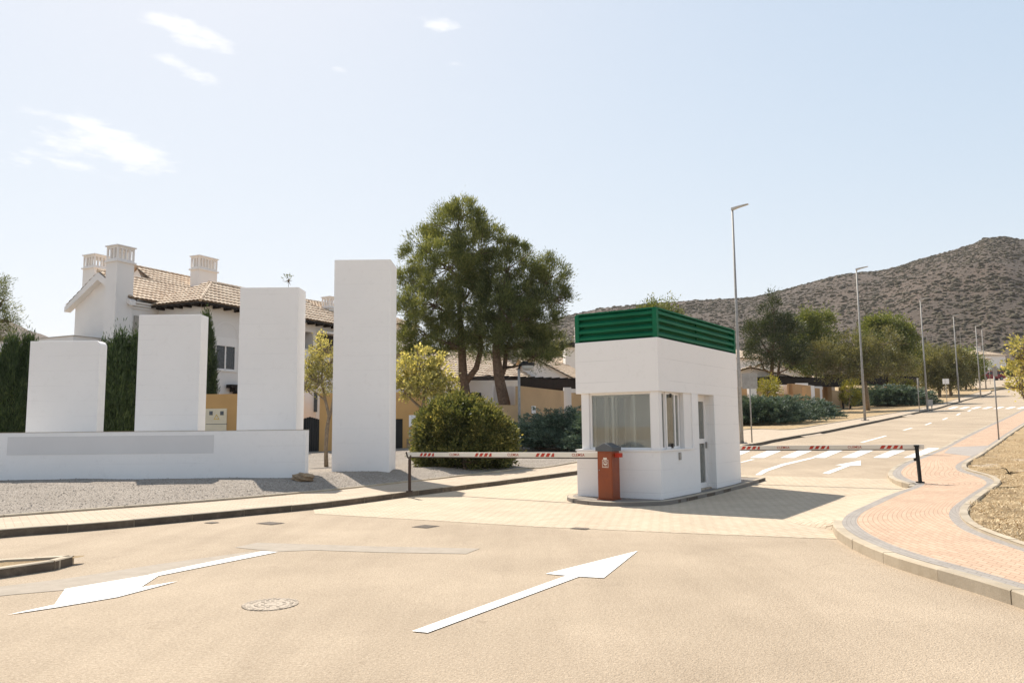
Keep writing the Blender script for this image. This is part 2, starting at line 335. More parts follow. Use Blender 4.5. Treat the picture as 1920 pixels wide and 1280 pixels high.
def smoothline(pts, n=8):
    P = [np.array(p, float) for p in pts]; P = [2*P[0]-P[1]] + P + [2*P[-1]-P[-2]]; out = []
    for i in range(1, len(P)-2):
        a, b_, c_, d = P[i-1:i+3]
        for k in range(n):
            t_ = k/n; out.append(.5*((2*b_) + (-a+c_)*t_ + (2*a-5*b_+4*c_-d)*t_**2 + (-a+3*b_-3*c_+d)*t_**3))
    out.append(P[-2]); return out
def sheet(name, pts, off, matname, kind='structure', parent=None, cut=0, bumpf=None, skirt=0, rim=0):
    """flat-lying polygon draped on the terrain"""
    bm = bmesh.new(); q_ = [Vector((p[0], p[1], 0)) for p in pts]; bv = [bm.verts.new(p) for p in q_]
    for t_ in tessellate_polygon([q_]):
        try: bm.faces.new([bv[i] for i in t_])
        except ValueError: pass
    def bis(co_, no): bmesh.ops.bisect_plane(bm, geom=bm.verts[:]+bm.edges[:]+bm.faces[:], plane_co=co_, plane_no=no)
    for s_ in KS[1:-1]: bis((RD[0]*s_, RD[1]*s_, 0), (RD[0], RD[1], 0))
    if cut:
        xs = [v.co.x for v in bm.verts]; ys = [v.co.y for v in bm.verts]
        for x in np.arange(min(xs)+cut/2, max(xs), cut): bis((x, 0, 0), (1, 0, 0))
        for y in np.arange(min(ys)+cut/2, max(ys), cut): bis((0, y, 0), (0, 1, 0))
    bmesh.ops.triangulate(bm, faces=[f for f in bm.faces if len(f.verts) > 4])
    edge = {v for e in bm.edges if e.is_boundary for v in e.verts}
    for v in bm.verts:
        x, y = v.co.x, v.co.y; v.co.z = g(x, y) + off_(off, x, y) + (bumpf(x, y) if bumpf and not (rim and v in edge) else 0)
    bmesh.ops.recalc_face_normals(bm, faces=bm.faces)
    bm.normal_update()
    fl = [f for f in bm.faces if f.normal.z < 0]
    if fl: bmesh.ops.reverse_faces(bm, faces=fl)
    if skirt:
        be = [e for e in bm.edges if e.is_boundary]; r = bmesh.ops.extrude_edge_only(bm, edges=be)
        for v in [q for q in r['geom'] if isinstance(q, bmesh.types.BMVert)]: v.co.z -= skirt
    me = bpy.data.meshes.new(name); bm.to_mesh(me); bm.free(); me.materials.append(MT[matname])
    o = bpy.data.objects.new(name, me); link(o); adopt(o, parent)
    if kind: o['kind'] = kind
    return o
def kerb(name, pts, width, h, matname, stone=1.0, gap=.012, base=.12, parent=None, hfun=None, kind='structure', off=0, rnd=0.012, face=None):
    """row of kerb stones; the line is the lower front edge, the kerb lies to its left"""
    P = [np.array(p[:2], float) for p in pts]; seg = [np.linalg.norm(P[i+1]-P[i]) for i in range(len(P)-1)]; T = np.concatenate([[0], np.cumsum(seg)])
    def q(t_):
        i = min(max(np.searchsorted(T, t_)-1, 0), len(P)-2); a = (t_-T[i])/max(seg[i], 1e-6); p = P[i]+(P[i+1]-P[i])*a
        j = min(i+1, len(P)-2) if a > .5 else max(i-1, 0); d = (P[i+1]-P[i])/max(seg[i], 1e-6) + (P[j+1]-P[j])/max(seg[j], 1e-6)*abs(a-.5); d /= np.linalg.norm(d)
        return p, np.array([-d[1], d[0]])
    mb = MB(); t0 = 0; n = max(1, round(T[-1]/stone)); st = T[-1]/n
    for k in range(n):
        a, b_ = k*st+gap/2, (k+1)*st-gap/2; sub = max(1, int(st/.3)); vs = []; fs = []; jz = random.uniform(-.003, .003); jw = random.uniform(-.004, .004)
        for i in range(sub+1):
            p, nn = q(a+(b_-a)*i/sub); z = g(p[0], p[1]) + off_(off, p[0], p[1]); hh = (hfun(p[0], p[1]) if hfun else h) + jz
            p = p + nn*jw; c = p+nn*width
            for (xy, zz) in ((p, z-base), (p, z+hh-rnd), (p+nn*rnd, z+hh), (c, z+hh), (c, z-base)): vs.append((xy[0], xy[1], zz))
        for i in range(sub):
            for j in range(4): fs.append((i*5+j, i*5+j+1, i*5+5+j+1, i*5+5+j))
        fs.append((0, 1, 2, 3, 4)); fs.append(tuple(sub*5+j for j in range(5))[::-1]); n0_ = len(mb.f); mb.add(vs, fs)
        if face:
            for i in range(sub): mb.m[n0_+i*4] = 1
    # mortar core
    m_ = max(2, int(T[-1]/.4)); vs = []; fs = []
    for i in range(m_+1):
        p, nn = q(T[-1]*i/m_); z = g(p[0], p[1]) + off_(off, p[0], p[1]); hh = (hfun(p[0], p[1]) if hfun else h) - .012
        a_, c = p+nn*.012, p+nn*(width-.01)
        for (xy, zz) in ((a_, z-base), (a_, z+hh), (c, z+hh), (c, z-base)): vs.append((xy[0], xy[1], zz))
    for i in range(m_):
        for j in range(3): fs.append((i*4+j, i*4+j+1, i*4+4+j+1, i*4+4+j))
    mb.add(vs, fs)
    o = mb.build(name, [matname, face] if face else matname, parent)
    if kind: o['kind'] = kind
    return o
# ================================================================ GROUND
def ext(pts): return [tuple(p) for p in pts]
# wide ground sheet, reaching the horizon
bm = bmesh.new()
E_ = 1400; rows = []
for s_ in KS:
    s2 = max(min(s_, E_), -E_); rows.append([bm.verts.new((RD[0]*s2 + RN[0]*w, RD[1]*s2 + RN[1]*w, float(np.interp(s2, KS, KZ)) - .03)) for w in (-E_, -200, 0, 200, E_)])
for a, b in zip(rows, rows[1:]):
    for i in range(4): bm.faces.new((a[i], a[i+1], b[i+1], b[i]))
bmesh.ops.recalc_face_normals(bm, faces=bm.faces)
me = bpy.data.meshes.new('ground'); bm.to_mesh(me); bm.free(); me.materials.append(MT['dry_soil']); o = link(bpy.data.objects.new('ground', me)); o['kind'] = 'structure'

HK = .13
def hl(x, y): return HK
def hr(x, y): return float(np.interp(x*RD[0]+y*RD[1], [21.5, 24.5], [.13, .045]))
# left kerb: lower front edge, from off frame on the left, round past the booth and up the road
lk1 = gps([(-260, 1050), (-100, 1022), (0, 1008), (200, 992), (450, 968), (620, 951), (768, 931), (900, 914), (1000, 901), (1080, 890)])
lk2 = gps([(1400, 839), (1450, 829), (1500, 820)]); lk3 = gps([(1536, 814), (1590, 803), (1690, 782), ]); lk4 = gps([(1706, 778), (1760, 766), (1800, 754), (1838, 744), (1858, 737)])
LK = smoothline(lk1 + lk2 + lk3 + lk4 + gps([(1856, 731)]), 6)
RKo = [(2080, 1160), (1990, 1128), (1920, 1104), (1830, 1078), (1700, 1042), (1630, 1016), (1590, 994), (1579, 978), (1592, 962), (1625, 946), (1668, 927), (1717, 908), (1694, 901), (1676, 892), (1676, 882), (1698, 867), (1738, 852), (1774, 837), (1802, 822), (1850, 799), (1890, 781), (1935, 760), (1980, 742), (2040, 716)]
RKi = [(2160, 1110), (2060, 1075), (1990, 1050), (1920, 1026), (1852, 1002), (1818, 986), (1802, 968), (1803, 955), (1815, 943), (1832, 930), (1850, 918), (1866, 906), (1860, 897), (1838, 889), (1812, 882), (1804, 874), (1812, 866), (1832, 855), (1856, 839), (1892, 814), (1925, 793), (1965, 770), (2010, 748), (2070, 722)]
RO = smoothline(gps(RKo, hr), 5); RI = smoothline(gps(RKi, hr), 5)
# asphalt
farL = LK[-1]
rp = [(-70, -25), (60, -25), (60, 10)] + [RO[k] for k in range(len(RO)-70, len(RO), 6)]
near_right = [(60, -25), (60, 5), (16, 18)]
far = gps([(2100, 705), (1960, 699), (1818, 704), (1812, 712), (1822, 722)])
poly = [(-70, -25), (60, -25), (60, 2), (20, 12)] + [tuple(p) for p in RO[60::6]] + far + [tuple(LK[-1])]
# the sidewalk and the beds sit on the asphalt sheet, so its outline only needs to run beneath them
poly = [(-70, -25), (60, -25), (60, 2), (14.5, 20.5)] + [tuple(np.array(p)+np.array([1.2, -.8])) for p in RO[85::5]] + far + [tuple(np.array(p)+np.array([-1.2, .8])*.6) for p in LK[::-1][::4]] + [(-70, 9)]
sheet('road', poly, 0, 'asphalt')
# pavers round the booth
lkp = [tuple(np.array(p)+RN*.05) for p in smoothline(gps([(590, 953), (768, 931), (900, 914), (1000, 901), (1080, 890)]), 4)]
e_ = gps([(1400, 891)]) [0]; w_ = gps([(1680, 896)])[0]; ln_ = np.array(w_)-np.array(e_); far_l = np.array(e_)-ln_*1.15
pav = gps([(590, 963), (800, 975), (1000, 987), (1300, 1000), (1583, 1011)]) + [tuple(np.array(p)+np.array([.1, 0])) for p in gps([(1600, 985), (1650, 945), (1720, 915), (1690, 899)])] + [e_, tuple(far_l)] + lkp[::-1]
sheet('paver_apron', pav, .004, 'tan_pavers')
# darker repair strips in the asphalt
sheet('asphalt_repair', gps([(-40, 1121), (-40, 1104), (120, 1085), (300, 1057), (470, 1034), (500, 1036), (300, 1078), (122, 1106), (40, 1113)]), .004, 'asphalt_patch')
sheet('asphalt_repair', gps([(440, 1026), (482, 1017), (700, 1024), (900, 1028), (874, 1038), (700, 1035), (590, 1031), (520, 1034)]), .004, 'asphalt_patch')
# ---- sidewalks
ek1 = gps([(-260, 992), (0, 969), (400, 939), (620, 919), (760, 904), (860, 893), (975, 879), (1080, 867)], HK)
ek2 = gps([(1385, 806.5), (1480, 805), (1560, 793), (1650, 778.5)], HK)
EK = smoothline(ek1 + ek2 + gps([(1712, 768), (1760, 757), (1800, 746), (1836, 735)], HK), 6)
sw = [tuple(np.array(p)) for p in LK]
lkin = []
for i, p in enumerate(LK):
    d = LK[min(i+1, len(LK)-1)]-LK[max(i-1, 0)]; d = d/np.linalg.norm(d); lkin.append(tuple(p + np.array([-d[1], d[0]])*.10))
sheet('sidewalk', lkin + [tuple(p) for p in EK[::-1]], HK-.006, 'sidewalk_tiles')
def hkl(x, y):
    v = HK
    for q, rad in (((gp(1518, 817)), 1.4), ((gp(1698, 780)), 2.0)):
        d_ = math.hypot(x-q[0], y-q[1])
        if d_ < rad: v = .02
        elif d_ < rad+.8: v = .02+(HK-.02)*(d_-rad)/.8
    return v
nl = 9*6
kerb('kerb', LK, .15, HK, 'kerb_stone', 1.0, face='kerb_shade_stain')
kerb('garden_edging', EK, .09, .035, 'kerb_stone', 1.0, off=HK, base=.2)
# drop-kerb ramps on the far side of the road
for q in ((1498, 1534, 820, 814), (1690, 1706, 782, 778)):
    a, b_ = np.array(gp(q[0], q[2])), np.array(gp(q[1], q[3])); dd = (b_-a)/np.linalg.norm(b_-a); nn = np.array([-dd[1], dd[0]])
    mb = MB(); A0, B0 = a-nn*.35, b_-nn*.35; C0, D0 = b_+nn*.25, a+nn*.25
    mb.add([(A0[0], A0[1], g(*A0)+.005), (B0[0], B0[1], g(*B0)+.005), (C0[0], C0[1], g(*C0)+HK+.004), (D0[0], D0[1], g(*D0)+HK+.004)], [(0, 1, 2, 3)]); o = mb.build('kerb_ramp', 'sidewalk_tiles'); o['kind'] = 'structure'
# right sidewalk: strip mesh with its own running coordinates so the paver rows follow the curve
me_v = []; uv = []; J = [0, .09, .10, .25, .4, .55, .7, .85, .9, .91, 1.]
J = [0, .11, .3, .5, .7, .89, 1.]
n_ = len(RO); acc = 0; fa = []; fm = []; uvs = []
for i in range(n_):
    a, b_ = np.array(RO[i]), np.array(RI[i]); w_i = np.linalg.norm(b_-a)
    if i: acc += np.linalg.norm((a+b_)/2-(np.array(RO[i-1])+np.array(RI[i-1]))/2)
    for j in J:
        p = a+(b_-a)*j; me_v.append((p[0], p[1], g(*p)+hr(*p))); uvs.append((acc, j*w_i))
for i in range(n_-1):
    for j in range(len(J)-1):
        fa.append((i*len(J)+j, i*len(J)+j+1, (i+1)*len(J)+j+1, (i+1)*len(J)+j)); fm.append(1 if j in (0, len(J)-2) else 0)
me = bpy.data.meshes.new('sidewalk'); me.from_pydata(me_v, [], fa); me.materials.append(MT['pink_pavers']); me.materials.append(MT['grey_pavers']); me.polygons.foreach_set('material_index', fm)
ul = me.uv_layers.new(name='uv')
for l in me.loops: ul.data[l.index].uv = uvs[l.vertex_index]
bm = bmesh.new(); bm.from_mesh(me)
if sum(f.normal.z for f in bm.faces) < 0: bmesh.ops.reverse_faces(bm, faces=bm.faces)
bm.to_mesh(me); bm.free(); o = link(bpy.data.objects.new('sidewalk', me)); o['kind'] = 'structure'
# tactile patch by the crossing
sheet('tactile_paving', gps([(1770, 849), (1783, 838), (1856, 835), (1838, 849), (1820, 855)], hr), lambda x, y: hr(x, y)+.004, 'tactile_tiles')
# kerbs of the right sidewalk
def idx(px_list, k): return k*5
def strip_(lst, a, b_): return [lst[k] for k in range(a, b_)]
k1 = [np.array(p) for p in RO[0:7*5+2]][::-1]
def offs(P, d_):
    out = []
    for i, p in enumerate(P):
        d = np.array(P[min(i+1, len(P)-1)])-np.array(P[max(i-1, 0)]); d = d/np.linalg.norm(d); out.append(np.array(p)+np.array([-d[1], d[0]])*d_)
    return out
kerb('kerb', offs(k1, -.13), .13, .13, 'kerb_stone', 1.0)
k2 = [np.array(p) for p in RO[11*5-1:len(RO)]][::-1]
kerb('kerb', offs(k2, -.12), .12, .13, 'kerb_stone', .5, hfun=lambda x, y: hr(x, y)+.003)
# flush paver ramp between the two kerbs
mb = MB(); rr = [np.array(p) for p in RO[7*5:11*5+1]]; oo = offs(rr[::-1], -.9)[::-1]
vs = []
nr_ = len(rr)
for i_, (a, b_) in enumerate(zip(rr, oo)):
    f_ = min(1, (min(i_, nr_-1-i_)+.6)/4.); b_ = a+(b_-a)*f_
    vs += [(a[0], a[1], g(*a)+hr(*a)-.002), (b_[0], b_[1], g(*b_)+.006)]
mb.add(vs, [(2*i, 2*i+2, 2*i+3, 2*i+1) for i in range(len(rr)-1)]); nv_ = len(vs); a, b_ = rr[0], rr[-1]
for p_, q_ in ((0, 1), (nv_-2, nv_-1)): mb.add([vs[p_], vs[q_], (vs[p_][0], vs[p_][1], vs[q_][2]-.004)], [(0, 1, 2)])
o = mb.build('kerb_ramp', 'tan_pavers'); o['kind'] = 'structure'
kerb('garden_edging', offs([np.array(p) for p in RI], -.0)[::-1][::-1], -.10, .04, 'kerb_stone', .6, off=hr, base=.15)
# ---- beds
EKA = np.array([np.array(p) for p in EK[:70]])
def ekd(x, y):
    a = EKA[:-1]; b_ = EKA[1:]; ab = b_-a; t_ = np.clip(((np.array([x, y])-a)*ab).sum(1)/(ab*ab).sum(1), 0, 1); return float(np.min(np.linalg.norm(a+ab*t_[:, None]-np.array([x, y]), axis=1)))
def mound(x, y):
    """gravel heaped up towards the long white wall"""
    d = min(1, max(0, (y-16.0)/4.0)); fx = min(1, max(0, (1.0-x)/3.0)); fy = min(1, max(0, (30-y)/5))
    k_ = ekd(x, y); ks = min(1, max(0, k_-.05)/1.6)
    w = .23*d*fx*fy
    n = .5*math.sin(x*1.7+.4*y)+.3*math.sin(x*3.3-y*2.1)+.35*math.sin(y*4.1+x*.7)
    return (w + .018*n*max(.3, d))*ks
bed = [tuple(p) for p in offs(EK, .08)] + [(140, 175), (40, 120), (-5, 62), (-60, 60), (-60, 14)]
BEDOFF = HK+.005
cutn = [tuple(p) for p in offs(EK[:9*6], .08)]
sheet('gravel_bed', [tuple(p) for p in offs(EK[:8*6+2], .08)] + [(9, 46), (-60, 46), (-60, 12)], BEDOFF, 'gravel', cut=.45, bumpf=mound)
sheet('dry_garden', [tuple(p) for p in offs(EK[8*6-2:], .08)] + [(110, 150), (30, 90), (4, 44)], BEDOFF-.003, 'dry_soil')
def gz(x, y): return g(x, y)+BEDOFF+(mound(x, y) if y < 46 and x < 9 else 0)
def soilb(x, y): return .03*math.sin(x*2.3+y)+.03*math.sin(y*3.1-x*1.3)+.02*math.sin(x*6.1+y*4.7)-.02
dry = [tuple(p) for p in offs([np.array(q) for q in RI], -.09)]
sheet('dry_verge', dry + [(95, 110), (140, 60), (60, 0), (22, 1)], lambda x, y: hr(x, y)-.0, 'dry_soil', cut=.6, bumpf=soilb, rim=1)
# loose straw on the verge near the path
nS = 42000; vs = []; fs = []
from mathutils.geometry import intersect_point_tri_2d
poly_d = dry[10:] + [(140, 60), (60, 0), (22, 1)]
def inside(P, x, y):
    c_ = False; j = len(P)-1
    for i in range(len(P)):
        if (P[i][1] > y) != (P[j][1] > y) and x < (P[j][0]-P[i][0])*(y-P[i][1])/(P[j][1]-P[i][1])+P[i][0]: c_ = not c_
        j = i
    return c_
k = 0
while k < nS:
    yy = 7+ (random.random()**1.5)*26; xx = yy*random.uniform(.52, .74)
    if not inside(dry + [(95, 110), (140, 60), (60, 0), (22, 1)], xx, yy): k += .2; continue
    a = random.uniform(0, 6.28); l_ = random.uniform(.02, .065); w = random.uniform(.002, .006); z = g(xx, yy)+hr(xx, yy)+soilb(xx, yy)+random.uniform(.004, .03); dz = random.uniform(-.02, .035)
    cx, sx_ = math.cos(a), math.sin(a); n0 = len(vs)
    vs += [(xx-sx_*w, yy+cx*w, z), (xx+sx_*w, yy-cx*w, z), (xx+cx*l_+sx_*w, yy+sx_*l_-cx*w, z+dz), (xx+cx*l_-sx_*w, yy+sx_*l_+cx*w, z+dz)]; fs.append((n0, n0+1, n0+2, n0+3)); k += 1
mb = MB(); mb.v = vs; mb.f = fs; mb.m = [0]*len(fs); o = mb.build('straw_litter', 'straw'); setp(o, 'loose dry straw scattered over the verge right of the pink path', 'straw', kind='stuff')
# pebbles scattered on the gravel
vs = []; fs = []
for k in range(6000):
    yy = random.uniform(14, 24); xx = random.uniform(-.66*yy, 1.0)
    ez = np.interp(xx, [p[0] for p in EK[:54]], [p[1] for p in EK[:54]])
    if yy < ez+.15 or (yy > 20.9 and xx < -5.3): continue
    r_ = random.uniform(.008, .022); z = gz(xx, yy)+r_*.3; n0 = len(vs)
    vs += [(xx+random.uniform(.6, 1.2)*r_*math.cos(q), yy+random.uniform(.6, 1.2)*r_*math.sin(q), z) for q in (0, 1.57, 3.14, 4.71)] + [(xx, yy, z+r_*.7)]; fs += [(n0+i, n0+(i+1) % 4, n0+4) for i in range(4)]
mb = MB(); mb.v = vs; mb.f = fs; mb.m = [0]*len(fs); o = mb.build('loose_pebbles', 'gravel'); setp(o, 'loose pale pebbles lying on the gravel before the long white wall', 'pebbles', kind='stuff')
# ---- markings
def mark(name, pts, off=.008, dens=None):
    o = sheet(name, gps(pts), off, 'road_paint', kind='structure'); return o
mark('road_arrow', [(772, 1184), (802, 1187), (1086, 1081.5), (1132, 1084), (1196, 1033), (1023, 1076), (1062, 1079.5)])
mark('road_arrow', [(15, 1153), (102, 1134), (122, 1104.5), (275, 1079), (300, 1073), (492, 1033.5), (521, 1035), (297, 1080), (264, 1101.5), (334, 1090), (220, 1120), (108, 1139)])
mark('road_arrow', [(1542, 887), (1554, 888.5), (1594, 873.2), (1614, 872.5), (1614, 863.2), (1566, 872), (1583, 872.3)])
mark('lane_line', [(1416, 890.5), (1427, 890.5), (1440, 883), (1474, 871.5), (1538, 856), (1531, 855.5), (1465, 870), (1430, 881.5)])
mark('lane_line', [(1612, 829.5), (1619, 829.5), (1664, 817), (1659, 816.6)])
mark('lane_line', [(1385, 867.5), (1389, 867.5), (1416, 861), (1408, 861)])
for a in ((1692, 806.5, 1712, 802), (1733, 796.5, 1748, 792.5), (1766, 786.6, 1778, 783.3), (1792, 778, 1802, 775), (1813, 771, 1822, 768.6)): mark('lane_dash', [(a[0], a[1]), (a[0]+4, a[1]+.3), (a[2], a[3]), (a[2]-4, a[3]-.2)])
for i in range(8):
    bx = 1349+i*57.2 + (0, 0, 0, 0, 0, 2, 2, 1)[i]*1.0
    mark('crossing_stripe', [(bx, 858), (bx+26, 858.3), (bx+26+44, 840.3), (bx+46, 839.8)])
for i in range(9):
    bx = 1776+i*21.5; mark('crossing_stripe', [(bx, 766.2), (bx+9, 766.3), (bx+22, 762.4), (bx+13, 762.3)])
# manhole cover and drains
def disc(name, px, py, r, matn, label, cat):
    x, y = gp(px, py); mb = MB(); mb.prism([(x+r*math.cos(a), y+r*math.sin(a)) for a in np.linspace(0, 2*math.pi, 33)[:-1]], g(x, y)-.02, g(x, y)+.006)
    for k, rr_ in enumerate((.28, .52, .76, .95)):
        for q in range(10+8*k):
            a = 6.283*q/(10+8*k)+k; mb.box(x+rr_*r*math.cos(a)-.014, x+rr_*r*math.cos(a)+.014, y+rr_*r*math.sin(a)-.014, y+rr_*r*math.sin(a)+.014, g(x, y)+.004, g(x, y)+random.uniform(.007, .012))
    o = mb.build(name, matn); setp(o, label, cat); return o
pm('dusty_iron', (.46, .385, .30), (.38, .315, .245), 14, .85, 60, .01)
disc('manhole_cover', 507, 1133, .25, 'dusty_iron', 'round dusty manhole cover in the asphalt beside the left arrow', 'manhole cover')
def drain(px, py, a, b_, label):
    x, y = gp(px, py); mb = MB(); z = g(x, y)
    fr = frame((x, y, z), RN, -RD); mb.box(-a, a, -b_, b_, -.02, .007, fr=fr)
    for k in range(-3, 4): mb.box(-a*.85, a*.85, k*b_/4-.012, k*b_/4+.012, .007, .013, fr=fr)
    o = mb.build('drain_cover', 'cast_iron'); setp(o, label, 'drain cover')
drain(798, 987, .16, .16, 'small square iron drain cover just in front of the paved apron')
drain(507, 981, .2, .14, 'dark iron drain cover in the asphalt near the left kerb')
drain(397, 980, .10, .08, 'tiny iron cover in the asphalt close to the left kerb')
drain(1088, 991, .14, .08, 'narrow dark drain slot at the front edge of the tan pavers')
# small traffic island at the left edge
isl = gps([(-300, 1090), (-120, 1062), (0, 1047), (80, 1043), (112, 1042)], .11) + gps([(137, 1049)], .05) + gps([(141, 1055), (132, 1061), (106, 1068), (60, 1075), (0, 1084), (-120, 1102), (-300, 1128)])
isl = smoothline(isl, 4)
kerb('kerb', isl[::-1], .11, .11, 'kerb_stone', .9, face='kerb_shade_stain')
sheet('traffic_island', offs([np.array(p) for p in isl[::-1]], .1), .085, 'dry_soil')
# ================================================================ GATE BOOTH
K = 1.034
A = np.array([3.0667, 16.571]); BW, BL = 1.997, 5.083; Z0 = .08; ZS = 1.065; ZB = 2.325; ZT = 3.463
fb = frame((A[0], A[1], 0), RN, RD)      # x: from front-right corner towards the left, y: backwards
ci = [(-.24, BL+1.3), (BW+.25, BL+1.3), (BW+.35, .5), (BW+.3, .1), (BW+.0, -.42), (BW-.45, -.82), (BW-1.0, -1.0), (.6, -.95), (.1, -.62), (-.2, -.2), (-.25, .5)]
pts = [fb(x, y, 0)[:2] for x, y in ci]; pts = [pts[0], pts[1]] + [tuple(p) for p in smoothline(pts[2:], 5)]
sheet('kerb_island', pts, .082, 'grey_pavers', skirt=.12)
kerb('kerb', [np.array(p) for p in (pts[-12:]+pts[:2]+pts[2:-11])][::-1][::-1], .12, .088, 'kerb_stone', .55, face='kerb_shade_stain')
booth = empty('gate_booth', fb(BW/2, BL/2, Z0), 'white cuboid gatehouse booth with green louvred parapet and corner windows between the barriers', 'gatehouse')
T_ = .14; mb = MB()
dY0, dY1 = 2.15*K, 3.17*K      # door recess along the right side
wy1 = 1.78*K; IN = .13
# lower wall
mb.box(0, BW, 0, T_, Z0, ZS, fr=fb); mb.box(0, T_, T_, dY0, Z0, ZS, fr=fb); mb.box(BW-T_, BW, T_, BL, Z0, ZS, fr=fb)
mb.box(0, T_, dY1, BL, Z0, ZB, fr=fb); mb.box(T_, BW-T_, BL-T_, BL, Z0, ZB, fr=fb); mb.box(BW-T_, BW, 2.1, BL, ZS, ZB, fr=fb)
mb.box(0, T_, wy1, dY0, ZS, ZB, fr=fb)
# door recess jambs and back
mb.box(T_, T_+.2, dY1, dY1+T_, Z0, ZB, fr=fb); mb.box(T_, T_+.2, dY0-T_, dY0, Z0, ZB, fr=fb)
# upper box
mb.box(0, BW, 0, BL, ZB, ZT, fr=fb)
w = mb.build('wall', 'white_booth', booth, bevel=.008)
mb = MB(); mb.box(T_, BW-T_, T_, BL-T_, Z0, Z0+.04, fr=fb); mb.build('floor', 'sidewalk_tiles', booth)
# sill, posts
mb = MB(); mb.box(-.02, BW+.02, -.02, .19, ZS, ZS+.035, fr=fb); mb.box(-.02, .19, .19, wy1, ZS, ZS+.035, fr=fb); mb.box(BW-.19, BW+.02, .19, 2.1, ZS, ZS+.035, fr=fb); mb.build('sill', 'white_paint', booth)
zs = ZS+.035
mb = MB(); mb.box(.035, .215, .035, .215, zs, ZB, fr=fb); mb.build('corner_post', 'white_paint', booth, bevel=.006)
mb = MB(); mb.box(BW-.30, BW-.11, .05, .215, zs, ZB, fr=fb); mb.build('corner_post', 'white_paint', booth, bevel=.006)
# front window (fixed pane)
def window(x0, x1, y0, y1, z0, z1, axis, panes, fw=.045, split=None, name='window'):
    """axis 'x': lies in the front plane y0..y1; axis 'y': side plane"""
    mb = MB(); D = (y0, y1) if axis == 'x' else (x0, x1); a, b_ = (x0, x1) if axis == 'x' else (y0, y1)
    def bx(p, q, z_0, z_1, d0=D[0], d1=D[1]):
        if axis == 'x': mb.box(p, q, d0, d1, z_0, z_1, fr=fb)
        else: mb.box(d0, d1, p, q, z_0, z_1, fr=fb)
    bx(a, b_, z0, z0+fw); bx(a, b_, z1-fw, z1); bx(a, a+fw, z0+fw, z1-fw); bx(b_-fw, b_, z0+fw, z1-fw)
    for s_ in (split or []): bx(s_-fw/2, s_+fw/2, z0+fw, z1-fw)
    f = mb.build(name, 'white_paint', booth, bevel=.003)
    e = [a+fw] + [q for s_ in (split or []) for q in (s_-fw/2, s_+fw/2)] + [b_-fw]; m_ = (D[0]+D[1])/2
    for k in range(0, len(e), 2):
        mb = MB()
        if axis == 'x': mb.box(e[k], e[k+1], m_-.004, m_+.004, z0+fw, z1-fw, fr=fb)
        else: mb.box(m_-.004, m_+.004, e[k], e[k+1], z0+fw, z1-fw, fr=fb)
        p = mb.build('pane', 'glass', None); p.parent = f; p.matrix_parent_inverse = f.matrix_parent_inverse.copy() @ Matrix.Identity(4)
        p.matrix_parent_inverse = Matrix.Identity(4)
    return f
window(.215, BW-.30, .10, .15, zs, ZB, 'x', 1)
window(.10, .15, .215, .52, zs, ZB, 'y', 1)
window(.07, .12, .50, 1.02, zs, ZB, 'y', 1, .05); window(.12, .17, .86, 1.36, zs, ZB, 'y', 1, .05)
for q_ in ((.74, .80, zs+.02, zs+.12), (.72, .77, ZB-.12, ZB-.03)): mb = MB(); mb.box(.04, .075, *q_, fr=fb); mb.build('window_latch', 'black_metal', booth)
mb = MB(); mb.box(.03, .215, 1.40, wy1, zs, ZB, fr=fb); mb.build('jamb', 'white_paint', booth)
window(BW-.16, BW-.11, .215, 1.15, zs, ZB, 'y', 1, split=[.62]); window(BW-.21, BW-.16, 1.12, 2.1, zs, ZB, 'y', 1, split=[1.6])
for t_ in (1.19, .68): mb = MB(); mb.box(t_-.022, t_+.022, .20, .235, zs, ZB-.02, fr=fb); mb.build('inner_sash', 'white_paint', booth)
# inner partition and desk
mb = MB(); mb.box(T_, BW-T_-.12, dY0-.02, dY0+.05, Z0+.04, ZB, fr=fb); mb.build('partition', 'white_paint', booth)
mb = MB(); mb.box(.25, BW-.3, .25, .75, .86, .90, fr=fb); mb.build('desk', 'cream_metal', booth)
mb = MB(); mb.box(-.035, 0, .92*K, 1.0*K, .86, 1.02, fr=fb); mb.build('intercom', 'galvanised', booth)
# door
mb = MB(); dx = .23; mb.box(dx, dx+.05, dY0, dY0+.10, Z0, ZB-.1, fr=fb)
mb = MB(); y0, y1 = dY0+.02, dY1; 
for (p, q, z_0, z_1) in ((y0, y1, Z0+.01, Z0+.16), (y0, y1, ZB-.15, ZB), (y0, y0+.10, Z0+.16, ZB-.15), (y1-.1, y1, Z0+.16, ZB-.15), (y0+.1, y1-.1, 1.17, 1.28)): mb.box(dx, dx+.05, p, q, z_0, z_1, fr=fb)
door = mb.build('door', 'white_paint', booth)
for (z_0, z_1) in ((Z0+.16, 1.17), (1.28, ZB-.15)):
    mb = MB(); mb.box(dx+.02, dx+.03, y0+.1, y1-.1, z_0, z_1, fr=fb); p = mb.build('pane', 'glass'); p.parent = door
mb = MB(); mb.box(dx-.04, dx, y1-.08, y1-.05, 1.05, 1.2, fr=fb); p = mb.build('door_handle', 'galvanised'); p.parent = door
